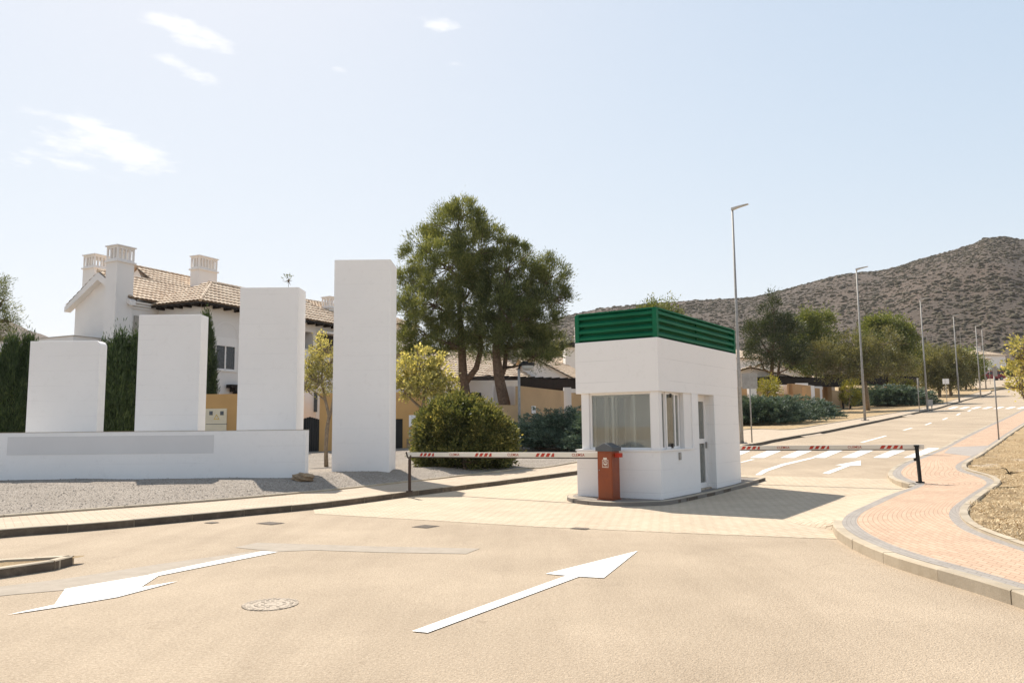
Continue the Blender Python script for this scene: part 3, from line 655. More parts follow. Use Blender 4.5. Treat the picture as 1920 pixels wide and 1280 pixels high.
# roof louvres
LZ = ZT+.0; LH = .62; lou = MB(); ins = .03
for (xa, ya) in ((ins-.025, ins-.025), (BW-ins-.075, ins-.025), (ins-.025, BL-ins-.075), (BW-ins-.075, BL-ins-.075)): lou.box(xa, xa+.10, ya, ya+.10, LZ+.001, LZ+LH, fr=fb)
lou.box(ins+.07, ins+.10, BL/2, BL/2+.04, LZ+.001, LZ+LH, fr=fb)
lou.box(ins, BW-ins, ins-.01, ins+.12, LZ+LH, LZ+LH+.03, fr=fb); lou.box(ins-.01, ins+.12, ins+.12, BL-ins-.12, LZ+LH, LZ+LH+.03, fr=fb)
lou.box(ins, BW-ins, BL-ins-.12, BL-ins+.01, LZ+LH, LZ+LH+.03, fr=fb); lou.box(BW-ins-.12, BW-ins+.01, ins+.12, BL-ins-.12, LZ+LH, LZ+LH+.03, fr=fb)
par = lou.build('parapet_frame', 'green_metal', booth)
n_s = 4; hh = LH/n_s
for side in range(4):
    mb = MB()
    for k in range(n_s):
        z = LZ+k*hh+.01
        prof = [(.0, z+hh*.93), (.07, z+hh*.52), (.07, z+hh*.22), (.055, z+hh*.22), (.055, z+hh*.46), (-.012, z+hh*.84)]
        n0 = len(prof)
        if side == 0: P = [[(x, ins+.055-o_, zz) for o_, zz in prof] for x in (ins+.06, BW-ins-.06)]
        if side == 1: P = [[(ins+.055-o_, y, zz) for o_, zz in prof] for y in (ins+.06, BL-ins-.06)]
        if side == 2: P = [[(x, BL-ins-.055+o_, zz) for o_, zz in prof] for x in (ins+.06, BW-ins-.06)]
        if side == 3: P = [[(BW-ins-.055+o_, y, zz) for o_, zz in prof] for y in (ins+.06, BL-ins-.06)]
        mb.add([fb(*q) for q in P[0]+P[1]], [(i, (i+1) % n0, n0+(i+1) % n0, n0+i) for i in range(n0)] + [tuple(range(n0)), tuple(range(n0, 2*n0))])
    # backing sheet
    if side == 0: mb.box(ins+.06, BW-ins-.06, ins+.10, ins+.105, LZ, LZ+LH, fr=fb)
    if side == 1: mb.box(ins+.10, ins+.105, ins+.06, BL-ins-.06, LZ, LZ+LH, fr=fb)
    if side == 2: mb.box(ins+.06, BW-ins-.06, BL-ins-.105, BL-ins-.10, LZ, LZ+LH, fr=fb)
    if side == 3: mb.box(BW-ins-.105, BW-ins-.10, ins+.06, BL-ins-.06, LZ, LZ+LH, fr=fb)
    mb.build('louvre_panel', 'green_metal', booth)
# ---------------------------------------------------------------- barriers
def text_mesh(txt, size, fr, ext_=.002):
    cu = bpy.data.curves.new('t', 'FONT'); cu.body = txt; cu.size = size; cu.align_x = 'CENTER'; cu.align_y = 'CENTER'; cu.offset = .012*size; cu.space_character = 1.08
    o = bpy.data.objects.new('t', cu); link(o); bpy.context.view_layer.update()
    me = bpy.data.meshes.new_from_object(o.evaluated_get(bpy.context.evaluated_depsgraph_get())); bpy.data.objects.remove(o)
    v = [fr(q.co.x, q.co.y) for q in me.vertices]; return v, [tuple(p.vertices) for p in me.polygons]
def barrier(base, ang, tip, zb0, zb1, words, label, cablabel=None, cw=.34, stub=.3, tipover=0, stripes=(), texts=(), over=0):
    """base: cabinet centre; tip: far end of the boom"""
    bx_, by_ = base; zc = g(bx_, by_)+.085
    root = empty('boom_barrier', (bx_, by_, zc), label, 'barrier', None)
    d = np.array([math.cos(ang), math.sin(ang)]); n = np.array([-d[1], d[0]])
    fr = frame((bx_, by_, zc), -RN, RD)      # x to the right, y back
    mb = MB(); h = 1.0; w = cw/2; mb.box(-w, w, -w, w, .02, h, fr=fr); mb.box(-w-.02, w+.02, -w-.02, w+.02, 0, .02, fr=fr)
    cab = mb.build('cabinet', 'orange_enamel', root, bevel=.006)
    mb = MB(); q = w+.03; rz = .17
    vs = [fr(*c) for c in ((-q, -q, h), (q, -q, h), (q, q, h), (-q, q, h), (-q, -q, h+.08), (q, -q, h+.08), (q, q, h+.08), (-q, q, h+.08), (0, -q, h+rz), (0, q, h+rz))]
    mb.add(vs, [(0, 3, 2, 1), (0, 1, 5, 8, 4), (2, 3, 7, 9, 6), (1, 2, 6, 5), (3, 0, 4, 7), (4, 8, 9, 7), (8, 5, 6, 9)]); mb.build('lid', 'grey_plastic', root, bevel=.006)
    mb = MB(); mb.box(-w+.015, w-.015, -w-.006, -w, .05, h-.04, fr=fr); dr = mb.build('cabinet_door', 'orange_enamel', root)
    mb = MB(); mb.box(-w+.03, -w+.05, -w-.012, -w-.006, .60, .62, fr=fr); p = mb.build('lock', 'galvanised'); p.parent = dr
    # emblem: square ring, round badge with a horse-like squiggle left abstract, small tag above
    mb = MB(); yv = -w-.0085; e0, e1, z_0, z_1 = -.055, .085, .665, .825; tb = .008
    for (a, b_, c_, dd) in ((e0, e1, z_0, z_0+tb), (e0, e1, z_1-tb, z_1), (e0, e0+tb, z_0+tb, z_1-tb), (e1-tb, e1, z_0+tb, z_1-tb)): mb.box(a, b_, yv, yv+.002, c_, dd, fr=fr)
    cx, cz = (e0+e1)/2, .760
    for k in range(28):
        a0, a1 = 2*math.pi*k/28, 2*math.pi*(k+1)/28
        mb.add([fr(cx+r_*math.cos(t_), yv, cz+r_*math.sin(t_)) for r_, t_ in ((.048, a0), (.048, a1), (.038, a1), (.038, a0))], [(0, 1, 2, 3)])
    mb.add([fr(cx+a, yv, cz+b_) for a, b_ in ((-.045, -.028), (-.02, -.006), (0, -.02), (.02, -.006), (.045, -.028), (.03, -.034), (0, -.032), (-.03, -.034))], [tuple(range(8))])
    mb.add([fr(cx+a, yv, cz+b_) for a, b_ in ((-.02, .0), (-.008, .022), (.018, .026), (.03, .012), (.012, .014), (-.004, .008))], [tuple(range(6))])
    v, f_ = text_mesh(words, .027, lambda a, b_: fr(cx+a, yv, .684+b_)); mb.add(v, f_); 
    mb.box(-.028, .052, yv, yv+.002, .83, .868, fr=fr)
    p = mb.build('emblem', 'boom_paint'); p.parent = dr
    # boom
    P0 = np.array([bx_, by_, 0])+np.array([*(d*0), 0]); P1 = np.array([tip[0], tip[1], 0]); L_ = np.linalg.norm(P1-P0); dirv = (P1-P0)/L_; nv = np.array([-dirv[1], dirv[0], 0])
    flip = 1 if nv[1] < 0 else -1; nf = nv*flip     # towards the camera
    def fbm(s_, o_, z): p_ = P0+dirv*s_+nf*o_; return (p_[0], p_[1], zb0+(zb1-zb0)*s_/L_+z)
    yo = (cw/2)*0
    bh = .11; bt = .022
    mb = MB(); mb.box(-w-.0, L_, -bt, bt, -bh/2, bh/2, fr=fbm); boom = mb.build('boom', 'boom_paint', root, bevel=.006)
    mb = MB(); mb.box(w, L_-.12, -bt-.002, bt+.002, -bh/2-.022, -bh/2, fr=fbm); p = mb.build('rubber_edge', 'brown_metal'); p.parent = boom
    mb = MB(); mb.box(-w-stub*.5, -w+.04, -.035, .035, -.045, .045, fr=fbm); mb.build('boom_stub', 'red_paint', root)
    sgn = 1 if (dirv[0] < 0) else -1
    for (s0, s1) in stripes:
        mb = MB(); n_ = 3; tot_ = s1-s0; pw = tot_/(n_*2+1.1)
        mb2 = MB(); mb2.add([fbm(s0-.02, bt+.0015, -bh*.38), fbm(s1+.02, bt+.0015, -bh*.38), fbm(s1+.02, bt+.0015, bh*.38), fbm(s0-.02, bt+.0015, bh*.38)], [(0, 1, 2, 3)])
        for k in range(n_+1):
            a = s0+(k*2)*pw; b_ = min(a+pw*1.25, s1); sl_ = -.05*sgn
            if a >= s1: continue
            mb.add([fbm(a, bt+.003, -bh*.36), fbm(b_, bt+.003, -bh*.36), fbm(min(max(b_+sl_, s0), s1), bt+.003, bh*.36), fbm(min(max(a+sl_, s0), s1), bt+.003, bh*.36)], [(0, 1, 2, 3)])
        p = mb.build('stripe_band', 'red_paint'); p.parent = boom
    for s_ in texts:
        v, f_ = text_mesh(words, .085, lambda a, b_: fbm(s_-a*sgn, bt+.003, b_)); mb = MB(); mb.add(v, f_); p = mb.build('lettering', 'letter_red'); p.parent = boom
    return root
def tonf(px, P0, P1):
    """distance along a line P0-P1 seen at image column px"""
    best = min(np.linspace(0, 1.2, 1201), key=lambda t_: abs(col_(P0+(P1-P0)*t_)-px)); return best*np.linalg.norm(P1-P0)
def col_(p, z=1.): v = np.array([p[0], p[1], z-EYE]); return 960+F*(v@RT)/(v@FW)
cab1 = np.array([2.0, 16.75]); tip1 = np.array(at(762, 850, 20.35)[:2]); 
barrier(tuple(cab1), 0, tip1, 1.0, .935, 'CLEMSA', 'striped boom barrier lowered between the dark post by the gravel and its orange cabinet', stripes=[(tonf(b_, cab1, tip1), tonf(a, cab1, tip1)) for a, b_ in ((1005, 1040), (891, 923), (788, 815))], texts=[tonf(q, cab1, tip1) for q in (1085, 963, 853)])
cab2 = np.array(fb(.62, BL+.62, 0)[:2]); tip2 = np.array(gp(1725, 905, .13)); tip2 = tip2+np.array([.13, -.05])
barrier(tuple(cab2), 0, tip2, .985, 1.045, 'CLEMSA', 'striped boom barrier lowered across the right lane behind the booth', stripes=[(tonf(a, cab2, tip2), tonf(b_, cab2, tip2)) for a, b_ in ((1390, 1425), (1517, 1555), (1650, 1693))], texts=[tonf(q, cab2, tip2) for q in (1469, 1603)])
def post(px, py, off, h, label, tilt=0, fork=True):
    x, y = gp(px, py, off); z = g(x, y)+off_(off, x, y); r = empty('support_post', (x, y, z), label, 'post', 'boom rest posts')
    mb = MB(); mb.box(-.05, .05, -.05, .05, 0, .035, fr=lambda a, b_, c: (x+a*1.4, y+b_*1.4, z+c)); mb.build('base_plate', 'brown_metal' if fork else 'black_metal', r)
    mb = MB(); w = .032; tx = tilt; mb.add([(x+a*w+k*tx, y+b_*w, z+.03+k*(h-.03)) for k in (0, 1) for a, b_ in ((-1, -1), (1, -1), (1, 1), (-1, 1))], [(0, 1, 5, 4), (1, 2, 6, 5), (2, 3, 7, 6), (3, 0, 4, 7), (4, 5, 6, 7)])
    mb.build('pole', 'brown_metal' if fork else 'black_metal', r)
    mb = MB(); k = tx
    if fork:
        mb.tube([(x+k, y, z+h), (x+k-.06, y+.04, z+h+.06), (x+k-.09, y+.06, z+h+.17)], .018, 6); mb.tube([(x+k, y, z+h), (x+k+.02, y-.05, z+h+.02), (x+k+.03, y-.06, z+h+.1)], .018, 6)
    else: mb.box(x+k-.05, x+k+.04, y-.04, y+.04, z+h-.01, z+h+.03); mb.box(x+k*.6-.09, x+k*.6-.03, y-.03, y+.03, z+h*.6, z+h*.68); mb.box(x+k*.8-.045, x+k*.8-.03, y-.01, y+.01, z+h*.62, z+h)
    mb.build('fork' if fork else 'catch', 'brown_metal' if fork else 'black_metal', r)
post(768, 922, HK, .75, 'dark brown rest post under the tip of the left boom on the sidewalk')
post(1725.5, 905, .13, .86, 'leaning black rest post under the tip of the right boom on the pink path', tilt=-.03, fork=False)
# ================================================================ WHITE MONUMENT WALLS
def X(px, py, Y): return float(at(px, py, Y)[0])
def Zz(px, py, Y): return float(at(px, py, Y)[2])
YW = 20.8
mb = MB(); x1 = X(573, 850, YW); zt = Zz(400, 807.5, YW)
mb.box(-26, x1, YW, YW+.32, -.1, zt); o = mb.build('garden_wall', 'white_masonry', bevel=.015); setp(o, 'long low white wall across the gravel with a greyed panel on its face, below three tall slabs', 'wall')
mb = MB(); a, b_ = X(14, 830, YW), X(401, 830, YW); mb.box(a, b_, YW-.006, YW+.01, Zz(200, 851, YW), Zz(200, 817, YW)); p = mb.build('repainted_panel', 'grey_patch'); p.parent = o
mb = MB(); mb.box(-26, x1+.004, YW-.004, YW+.325, zt+.002, zt+.012); p = mb.build('coping', 'kerb_stone'); p.parent = o
def slab(x0p, x1p, yt, Y, dep, label, rounded=False, yb=840):
    x0, x1 = X(x0p, yb-150, Y), X(x1p, yb-150, Y); z1 = Zz((x0p+x1p)/2, yt, Y); z0 = gz((x0+x1)/2, Y)-.3
    mb = MB()
    if rounded:
        r = .15; prof = [(x0, z0), (x1, z0)] + [(x1-r+r*math.cos(a), z1-r+r*math.sin(a)) for a in np.linspace(0, math.pi/2, 7)] + [(x0, z1)]
        n = len(prof); vs = [(a, Y, c) for a, c in prof] + [(a, Y+dep, c) for a, c in prof]
        mb.add(vs, [tuple(range(n)), tuple(range(n, 2*n))[::-1]] + [(i, (i+1) % n, n+(i+1) % n, n+i) for i in range(n)])
    else: mb.box(x0, x1, Y, Y+dep, z0, z1)
    o = mb.build('monument_slab', 'white_masonry', bevel=.012); return setp(o, label, 'slab', 'white monument slabs')
slab(54, 186, 639, 22.5, .40, 'shortest white slab, with a rounded top corner, rising behind the low wall', True)
slab(256, 374, 590, 22.5, .55, 'second shortest plain white slab, between the dark cypresses', yb=850)
slab(446, 557, 538.5, 22.5, .8, 'tall white slab beside the ochre wall with the meter box, standing at the end of the low wall', yb=850)
slab(624, 731, 486.5, 23.4, 1.25, 'tallest white slab, standing alone on the gravel right of the low wall', yb=860)
# rock
def rock(px, py, r, label, sq=.55):
    x, y = gp(px, py, BEDOFF+.06); z = gz(x, y); bm = bmesh.new(); bmesh.ops.create_icosphere(bm, subdivisions=3, radius=1)
    ph = random.uniform(0, 9)
    for v in bm.verts:
        c = v.co; k = 1+.16*math.sin(c.x*4+ph)*math.cos(c.y*3.3+ph)+.10*math.sin(c.z*7+c.x*5+ph)+.05*math.sin(c.x*13+c.y*11)
        v.co = Vector((x+c.x*r*k*1.15, y+c.y*r*k, z+c.z*r*k*sq+r*.3))
    me = bpy.data.meshes.new('rock'); bm.to_mesh(me); bm.free(); me.materials.append(MT['rock']); o = link(bpy.data.objects.new('rock', me)); setp(o, label, 'rock')
rock(567, 909, .23, 'rough brown rock on the gravel at the end of the low white wall')

# ================================================================ TILED ROOF
def tile_roof(mb, poly, e, w, pitch=.30, row=.40, rise=.05, m=0):
    """clay tiles over a planar convex polygon; e: along the eave, w: up the slope"""
    P = [Vector(p) for p in poly]; e = Vector(e).normalized(); n = None; w = Vector(w); w = (w - e*w.dot(e)).normalized(); n = e.cross(w).normalized()
    if n.z < 0: n = -n
    O = P[0]; us = [(p-O).dot(e) for p in P]; vs_ = [(p-O).dot(w) for p in P]
    u0, u1, v0, v1 = min(us), max(us), min(vs_), max(vs_)
    nu = int((u1-u0)/pitch*6)+2; bm = bmesh.new(); rowsv = []
    vv = v0; k = 0; lines = []
    while vv < v1: lines += [(vv, rise), (vv+row*.999, 0)]; vv += row
    for (v_, h) in lines:
        r = []
        for i in range(nu+1):
            u = u0+(u1-u0)*i/nu; ph = ((u-u0)/pitch) % 1; wv = .055*abs(math.sin(math.pi*ph))**.7
            r.append(bm.verts.new(O+e*u+w*v_+n*(wv+h+.02)))
        rowsv.append(r)
    for a, b_ in zip(rowsv, rowsv[1:]):
        for i in range(nu): bm.faces.new((a[i], a[i+1], b_[i+1], b_[i]))
    c = sum(P, Vector())/len(P)
    for i in range(len(P)):
        a, b_ = P[i], P[(i+1) % len(P)]; no = (b_-a).cross(n).normalized()
        if (c-a).dot(no) > 0: no = -no
        bmesh.ops.bisect_plane(bm, geom=bm.verts[:]+bm.edges[:]+bm.faces[:], plane_co=a, plane_no=no, clear_outer=True)
    bm.verts.index_update(); mb.add([v.co for v in bm.verts], [tuple(v.index for v in f.verts) for f in bm.faces], m); bm.free()
    mb.add([p-n*.03 for p in P], [tuple(range(len(P)))], m); mb.add([p+n*.015 for p in P], [tuple(range(len(P)))], m)
def ridge_tiles(mb, a, b_, r=.12):
    a, b_ = Vector(a), Vector(b_); n = max(1, int((b_-a).length/.4))
    for k in range(n): mb.tube([a+(b_-a)*k/n, a+(b_-a)*(k+1.05)/n], [r, r*.85], 8)
def rafters(mb, fr_, axis, a, b_, c, z, n, out, sgn=1, w=.10, h=.16):
    for k in range(n):
        t_ = a+(b_-a)*(k+.5)/n
        if axis == 'a': mb.box(t_-w/2, t_+w/2, min(c, c+out), max(c, c+out), z-h, z, fr=fr_)
        else: mb.box(min(c, c+out), max(c, c+out), t_-w/2, t_+w/2, z-h, z, fr=fr_)
def chimney(fr_, a0, a1, b0, b1, z0, z1, parent, rect_parent=True):
    mb = MB(); ch = .95*min(1, (z1-z0)/2); zc = z1-ch
    mb.box(a0, a1, b0, b1, z0, zc, fr=fr_); mb.box(a0-.08, a1+.08, b0-.08, b1+.08, zc, zc+.09, fr=fr_); mb.box(a0, a1, b0, b1, zc+.09, zc+.2, fr=fr_)
    mb.box(a0-.07, a1+.07, b0-.07, b1+.07, z1-.06, z1, fr=fr_); mb.box(a0, a1, b0, b1, z1-.18, z1-.06, fr=fr_)
    lo, hi = zc+.2, z1-.18; s_ = .09
    na = max(2, int((a1-a0)/.24)); nb_ = max(2, int((b1-b0)/.24))
    for k in range(na+1):
        t_ = a0+(a1-a0-s_)*k/na
        for q in (b0, b1-s_): mb.box(t_, t_+s_, q, q+s_, lo, hi, fr=fr_)
    for k in range(1, nb_):
        t_ = b0+(b1-b0-s_)*k/nb_
        for q in (a0, a1-s_): mb.box(q, q+s_, t_, t_+s_, lo, hi, fr=fr_)
    return mb.build('chimney', 'white_wall', parent)
# ---------------------------------------------------------------- villa on the left
HY = .45; ha = np.array([math.sin(HY), math.cos(HY)]); hb = np.array([-ha[1], ha[0]]); C = np.array(at(375, 620, 44.)[:2])
fv = frame((C[0], C[1], 0), ha, hb)
V = empty('villa', fv(2, 4, .4), 'large white villa with pan-tiled hip roofs and lattice-topped chimneys behind the slabs', 'house')
mb = MB(); gx = -.5; ZE = 8.75
def bx(*q, m=0): mb.box(*q, m=m, fr=fv)
# wing
bx(0, 1.13, 0, 3.4, gx, ZE-.05); bx(1.13, 2.76, .3, 3.4, gx, ZE-.05); bx(1.13, 2.76, 0, .3, gx, 5.05); bx(1.13, 2.76, 0, .3, 6.95, ZE-.05)
bx(2.76, 6.9, 0, 3.4, gx, ZE-.05); bx(6.9, 9.6, 0, 3.4, gx, 6.9); bx(6.9, 9.6, 0, .35, 8.05, ZE-.05); bx(6.9, 9.6, 3.05, 3.4, 8.05, ZE-.05); bx(9.6, 13.2, 0, 3.4, gx, ZE-.05)
# main block behind, with gable facing the front-left
bx(-1.85, 1.75, 3.402, 8.1, gx, 8.85); bx(1.75, 12.6, 3.402, 11.4, gx, 8.85)
GB0, GB1 = 3.4, 8.1; mid = 5.75
g1 = [(-1.85, GB0, 8.85), (-1.85, GB1, 8.85), (-1.85, mid, 10.35)]
mb.add([fv(*q) for q in g1] + [fv(-1.5, q[1], q[2]) for q in g1], [(0, 1, 2), (3, 5, 4), (0, 3, 4, 1), (1, 4, 5, 2), (2, 5, 3, 0)])
SL = .64; e0 = 3.05; ez = 8.95; r2b = 7.5; r2z = ez+(r2b-e0)*SL
g2 = [(1.6, e0+2.6, ez+2.6*SL-.1), (1.6, 11.4, ez), (1.6, 11.4, 8.85), (1.6, r2b, r2z-.08)]
mb.add([fv(1.75, e0+2.4, 8.8), fv(1.75, 11.9, 8.8), fv(1.75, r2b, r2z-.1)] + [fv(2.1, e0+2.4, 8.8), fv(2.1, 11.9, 8.8), fv(2.1, r2b, r2z-.1)], [(0, 1, 2), (3, 5, 4), (2, 5, 3, 0), (1, 4, 5, 2)])
# cornice under the main eave
for k, (z_, o_) in enumerate(((8.45, .07), (8.6, .14), (8.74, .21))): bx(-1.85, -.02, 3.4-o_, 3.4, z_, z_+.1)
# white verges of the gable
for sgn, b0_, b1_ in ((1, GB0-.42, mid), (-1, GB1+.42, mid)):
    z0_ = ez-.22; z1_ = 10.55; vs = []
    for a_ in (-2.25, -1.85):
        vs += [fv(a_, b0_, z0_-.18), fv(a_, b0_, z0_+.1), fv(a_, b1_, z1_+.1), fv(a_, b1_, z1_-.35)]
    mb.add(vs, [(0, 1, 2, 3), (4, 7, 6, 5), (0, 4, 5, 1), (1, 5, 6, 2), (2, 6, 7, 3), (3, 7, 4, 0)])
# flat-roofed lower wing at the far left
bx(-4.4, -1.86, 4.53, 24, gx, 6.7)
wall = mb.build('wall', 'white_wall', V)
mb = MB(); bx(-4.46, -1.86, 4.47, 24.06, 6.70, 6.73); mb.build('coping', 'shutter', V)
# roofs
mb = MB()
def slope(pts, e, w): tile_roof(mb, [fv(*q) for q in pts], (e[0]*ha[0]+e[1]*hb[0], e[0]*ha[1]+e[1]*hb[1], 0), (w[0]*ha[0]+w[1]*hb[0], w[0]*ha[1]+w[1]*hb[1], w[2]))
slope([(-2.2, e0, ez), (6.0, e0, ez), (6.0, mid, ez+(mid-e0)*SL), (-2.2, mid, ez+(mid-e0)*SL)], (1, 0), (0, 1, SL))
slope([(-2.2, mid, ez+(mid-e0)*SL), (-2.2, GB1+.4, ez-.1), (1.6, GB1+.4, ez-.1), (1.6, mid, ez+(mid-e0)*SL)], (1, 0), (0, -1, SL))
slope([(1.6, mid-.0, ez+(mid-e0)*SL), (12.8, mid, ez+(mid-e0)*SL), (12.8, r2b, r2z), (1.6, r2b, r2z)], (1, 0), (0, 1, SL))
slope([(5.9, e0, ez), (12.8, e0, ez), (12.8, mid, ez+(mid-e0)*SL), (5.9, mid, ez+(mid-e0)*SL)], (1, 0), (0, 1, SL))
slope([(1.6, r2b, r2z), (12.8, r2b, r2z), (12.8, 11.9, ez), (1.6, 11.9, ez)], (1, 0), (0, -1, SL))
ridge_tiles(mb, fv(-2.25, mid, 10.72), fv(1.9, mid, 10.72)); ridge_tiles(mb, fv(1.5, r2b, r2z+.05), fv(12.8, r2b, r2z+.05))
mb.build('roof', 'clay_tiles', V)
mb = MB(); OV = .62; wz = 8.72; pk = 10.35; pa = 2.3; pb = 1.7; W0, W1, B0, B1 = -OV, 13.8, -OV, 4.15
slope([(W0, B0, wz), (W1, B0, wz), (W1-2.9, pb, pk), (pa, pb, pk)], (1, 0), (0, 1, .7))
slope([(W0, B1, wz), (W0, B0, wz), (pa, pb, pk)], (0, 1), (1, 0, .6))
slope([(W1, B1, wz), (W0, B1, wz), (pa, pb, pk), (W1-2.9, pb, pk)], (1, 0), (0, -1, .7))
slope([(W1, B0, wz), (W1, B1, wz), (W1-2.9, pb, pk)], (0, 1), (-1, 0, .6))
ridge_tiles(mb, fv(pa, pb, pk+.04), fv(W1-2.9, pb, pk+.04)); ridge_tiles(mb, fv(W0, B0, wz+.05), fv(pa, pb, pk+.05), .1); ridge_tiles(mb, fv(W0, B1, wz+.05), fv(pa, pb, pk+.05), .1); ridge_tiles(mb, fv(W1, B0, wz+.05), fv(W1-2.9, pb, pk+.05), .1)
mb.build('roof', 'clay_tiles', V)
mb = MB(); mb.add([fv(W0+.05, B0+.05, wz-.05), fv(W1-.05, B0+.05, wz-.05), fv(W1-.05, B1-.05, wz-.05), fv(W0+.05, B1-.05, wz-.05)], [(0, 1, 2, 3)])
rafters(mb, fv, 'a', W0+.3, W1-.3, 0, wz-.06, 17, -OV+.06); rafters(mb, fv, 'b', B0+.3, B1-.2, 0, wz-.06, 6, -OV+.06)
bx(W0+.02, W1-.02, B0+.02, B0+.07, wz-.12, wz-.01); bx(W0+.02, W0+.07, B0+.07, B1-.02, wz-.12, wz-.01)
mb.build('eaves', 'dark_wood', V)
chimney(fv, -2.95, -1.86, 3.22, 4.12, gx, 11.85, V)
def dom(px, Y): p = at(px, 500, Y)[:2]-C; return float(p@ha), float(p@hb)
a_, b_ = dom(177, 50); chimney(fv, a_, a_+1.3, b_, b_+1.1, 8, 13.0, V)
a_, b_ = dom(373, 50.5); chimney(fv, a_, a_+1.55, b_, b_+.75, 9, 12.95, V)
# window of the wing
mb = MB(); bx(1.05, 2.84, -.06, .0, 4.98, 5.05); bx(1.13, 2.76, -.02, .1, 6.45, 6.95); bx(1.13, 1.23, .0, .1, 5.05, 6.45); bx(2.66, 2.76, .0, .1, 5.05, 6.45); bx(1.9, 2.0, .02, .1, 5.05, 6.45); bx(1.23, 2.66, .02, .1, 5.05, 5.13)
for k in range(14):
    a0, a1 = math.pi*k/14, math.pi*(k+1)/14; mb.add([fv(1.95+r_*math.cos(t_), -.03, 7.0+r_*math.sin(t_)*.95) for r_, t_ in ((.95, a0), (.95, a1), (.88, a1), (.88, a0))], [(0, 1, 2, 3)])
win = mb.build('window', 'white_paint', V)
mb = MB(); bx(1.23, 1.9, .05, .06, 5.13, 6.45); bx(2.0, 2.66, .05, .06, 5.13, 6.45); p = mb.build('pane', 'car_glass'); p.parent = win
mb = MB(); bx(-1.62, -.35, 3.33, 3.398, 6.35, 8.05); mb.build('shutter', 'shutter', V)
# dark awning stepping down by the wing's foot
mb = MB()
for k in range(4): bx(2.0+k*.28, 3.3, -.5, -.05, 4.02-k*.22, 4.22-k*.22)
mb.build('awning', 'dark_wood', V)
mb = MB(); bx(6.9, 9.6, .9, 1.1, 7.7, 8.02); bx(10.0, 12.8, -.1, -.02, 6.6, 8.0); mb.build('terrace_beam', 'dark_wood', V)
mb = MB(); bx(9.9, 12.9, -.5, .0, 8.05, 8.17); mb.build('balcony_ledge', 'white_wall', V)

# ---------------------------------------------------------------- ochre boundary wall with gates and meter boxes
YO = 40.
def fo(x, y, z): return (x, YO+y, z)
OW = empty('boundary_wall', (-12, YO, .5), 'ochre rendered boundary wall with two black gates behind the white slabs', 'wall')
zt = Zz(660, 736, YO); xa, xb = X(376, 780, YO), X(800, 780, YO); gA, gB = X(561, 810, YO), X(598.5, 810, YO); hA, hB = X(727, 810, YO), X(755, 810, YO); hz_ = Zz(745, 785, YO)
mb = MB(); mb.box(xa, gA, YO, YO+.25, -.3, zt); mb.box(gB, hA, YO, YO+.25, -.3, zt); mb.box(hA, hB, YO, YO+.25, hz_, zt); mb.box(hB, xb, YO, YO+.25, -.3, zt); mb.build('wall', 'ochre_wall', OW)
mb = MB(); z0 = g(gA, YO)+.12; z1 = Zz(580, 781, YO); n_ = 9
for k in range(n_):
    a, b_ = gA+(gB-gA)*k/n_, gA+(gB-gA)*(k+1)/n_; c = 1-abs((k+.5)/n_-.5)*2; mb.box(a+.006, b_-.006, YO+.08, YO+.13, z0, z1-.14+.14*c)
mb.box(gA, gB, YO+.13, YO+.16, z0+.2, z0+.3); mb.box(gA, gB, YO+.13, YO+.16, z1-.5, z1-.4); mb.build('gate', 'black_metal', OW)
mb = MB(); mb.box(hA, hB, YO+.1, YO+.15, g(hA, YO)+.1, hz_); mb.build('gate', 'black_metal', OW)
def wbox(px0, px1, py0, py1, Y, d, m, parent, name, y0=0.):
    mb = MB(); mb.box(X(px0, py0, Y), X(px1, py0, Y), Y-d+y0, Y+y0, Zz(px0, py1, Y), Zz(px0, py0, Y)); return mb.build(name, m, parent)
wb = wbox(386, 426, 766, 815, YO, .06, 'cream_metal', OW, 'meter_box')
for q in (392.5, 413): p = wbox(q, q+6.5, 770.5, 778, YO-.065, .004, 'grey_plastic', None, 'vent'); p.parent = wb
mb = MB(); y_ = YO-.067; ap = at(406, 776, y_); l_ = at(400.5, 786, y_); r_ = at(411.5, 786, y_); c_ = (ap+l_+r_)/3
for q0, q1 in ((ap, l_), (l_, r_), (r_, ap)): mb.add([q0, q1, c_+(q1-c_)*.68, c_+(q0-c_)*.68], [(0, 1, 2, 3)])
pm('warn_yellow', (.70, .45, .05)); p = mb.build('warning_triangle', 'warn_yellow'); p.parent = wb
p = wbox(386, 426, 794.4, 795.4, YO-.062, .004, 'grey_plastic', None, 'door_seam'); p.parent = wb
wbox(767, 781, 778, 800, YO, .05, 'white_paint', OW, 'letter_box'); wbox(767, 779, 805, 817, YO, .05, 'shutter', OW, 'letter_box'); wbox(763, 786, 822, 846, YO, .12, 'rock', OW, 'stone_plinth')
# white house part seen between the slabs, low
mb = MB(); mb.box(X(555, 760, 41.5), X(592, 760, 41.5), 41.5, 43, -.3, Zz(570, 700, 41.5)); o = mb.build('outbuilding', 'white_wall'); setp(o, 'plain white outbuilding wall just behind the peaked black gate', 'building')
mb = MB(); mb.box(X(588.5, 760, 41.45), X(595, 760, 41.45), 41.40, 41.47, Zz(590, 772, 41.4), Zz(590, 735, 41.4)); p = mb.build('window', 'car_glass'); p.parent = o

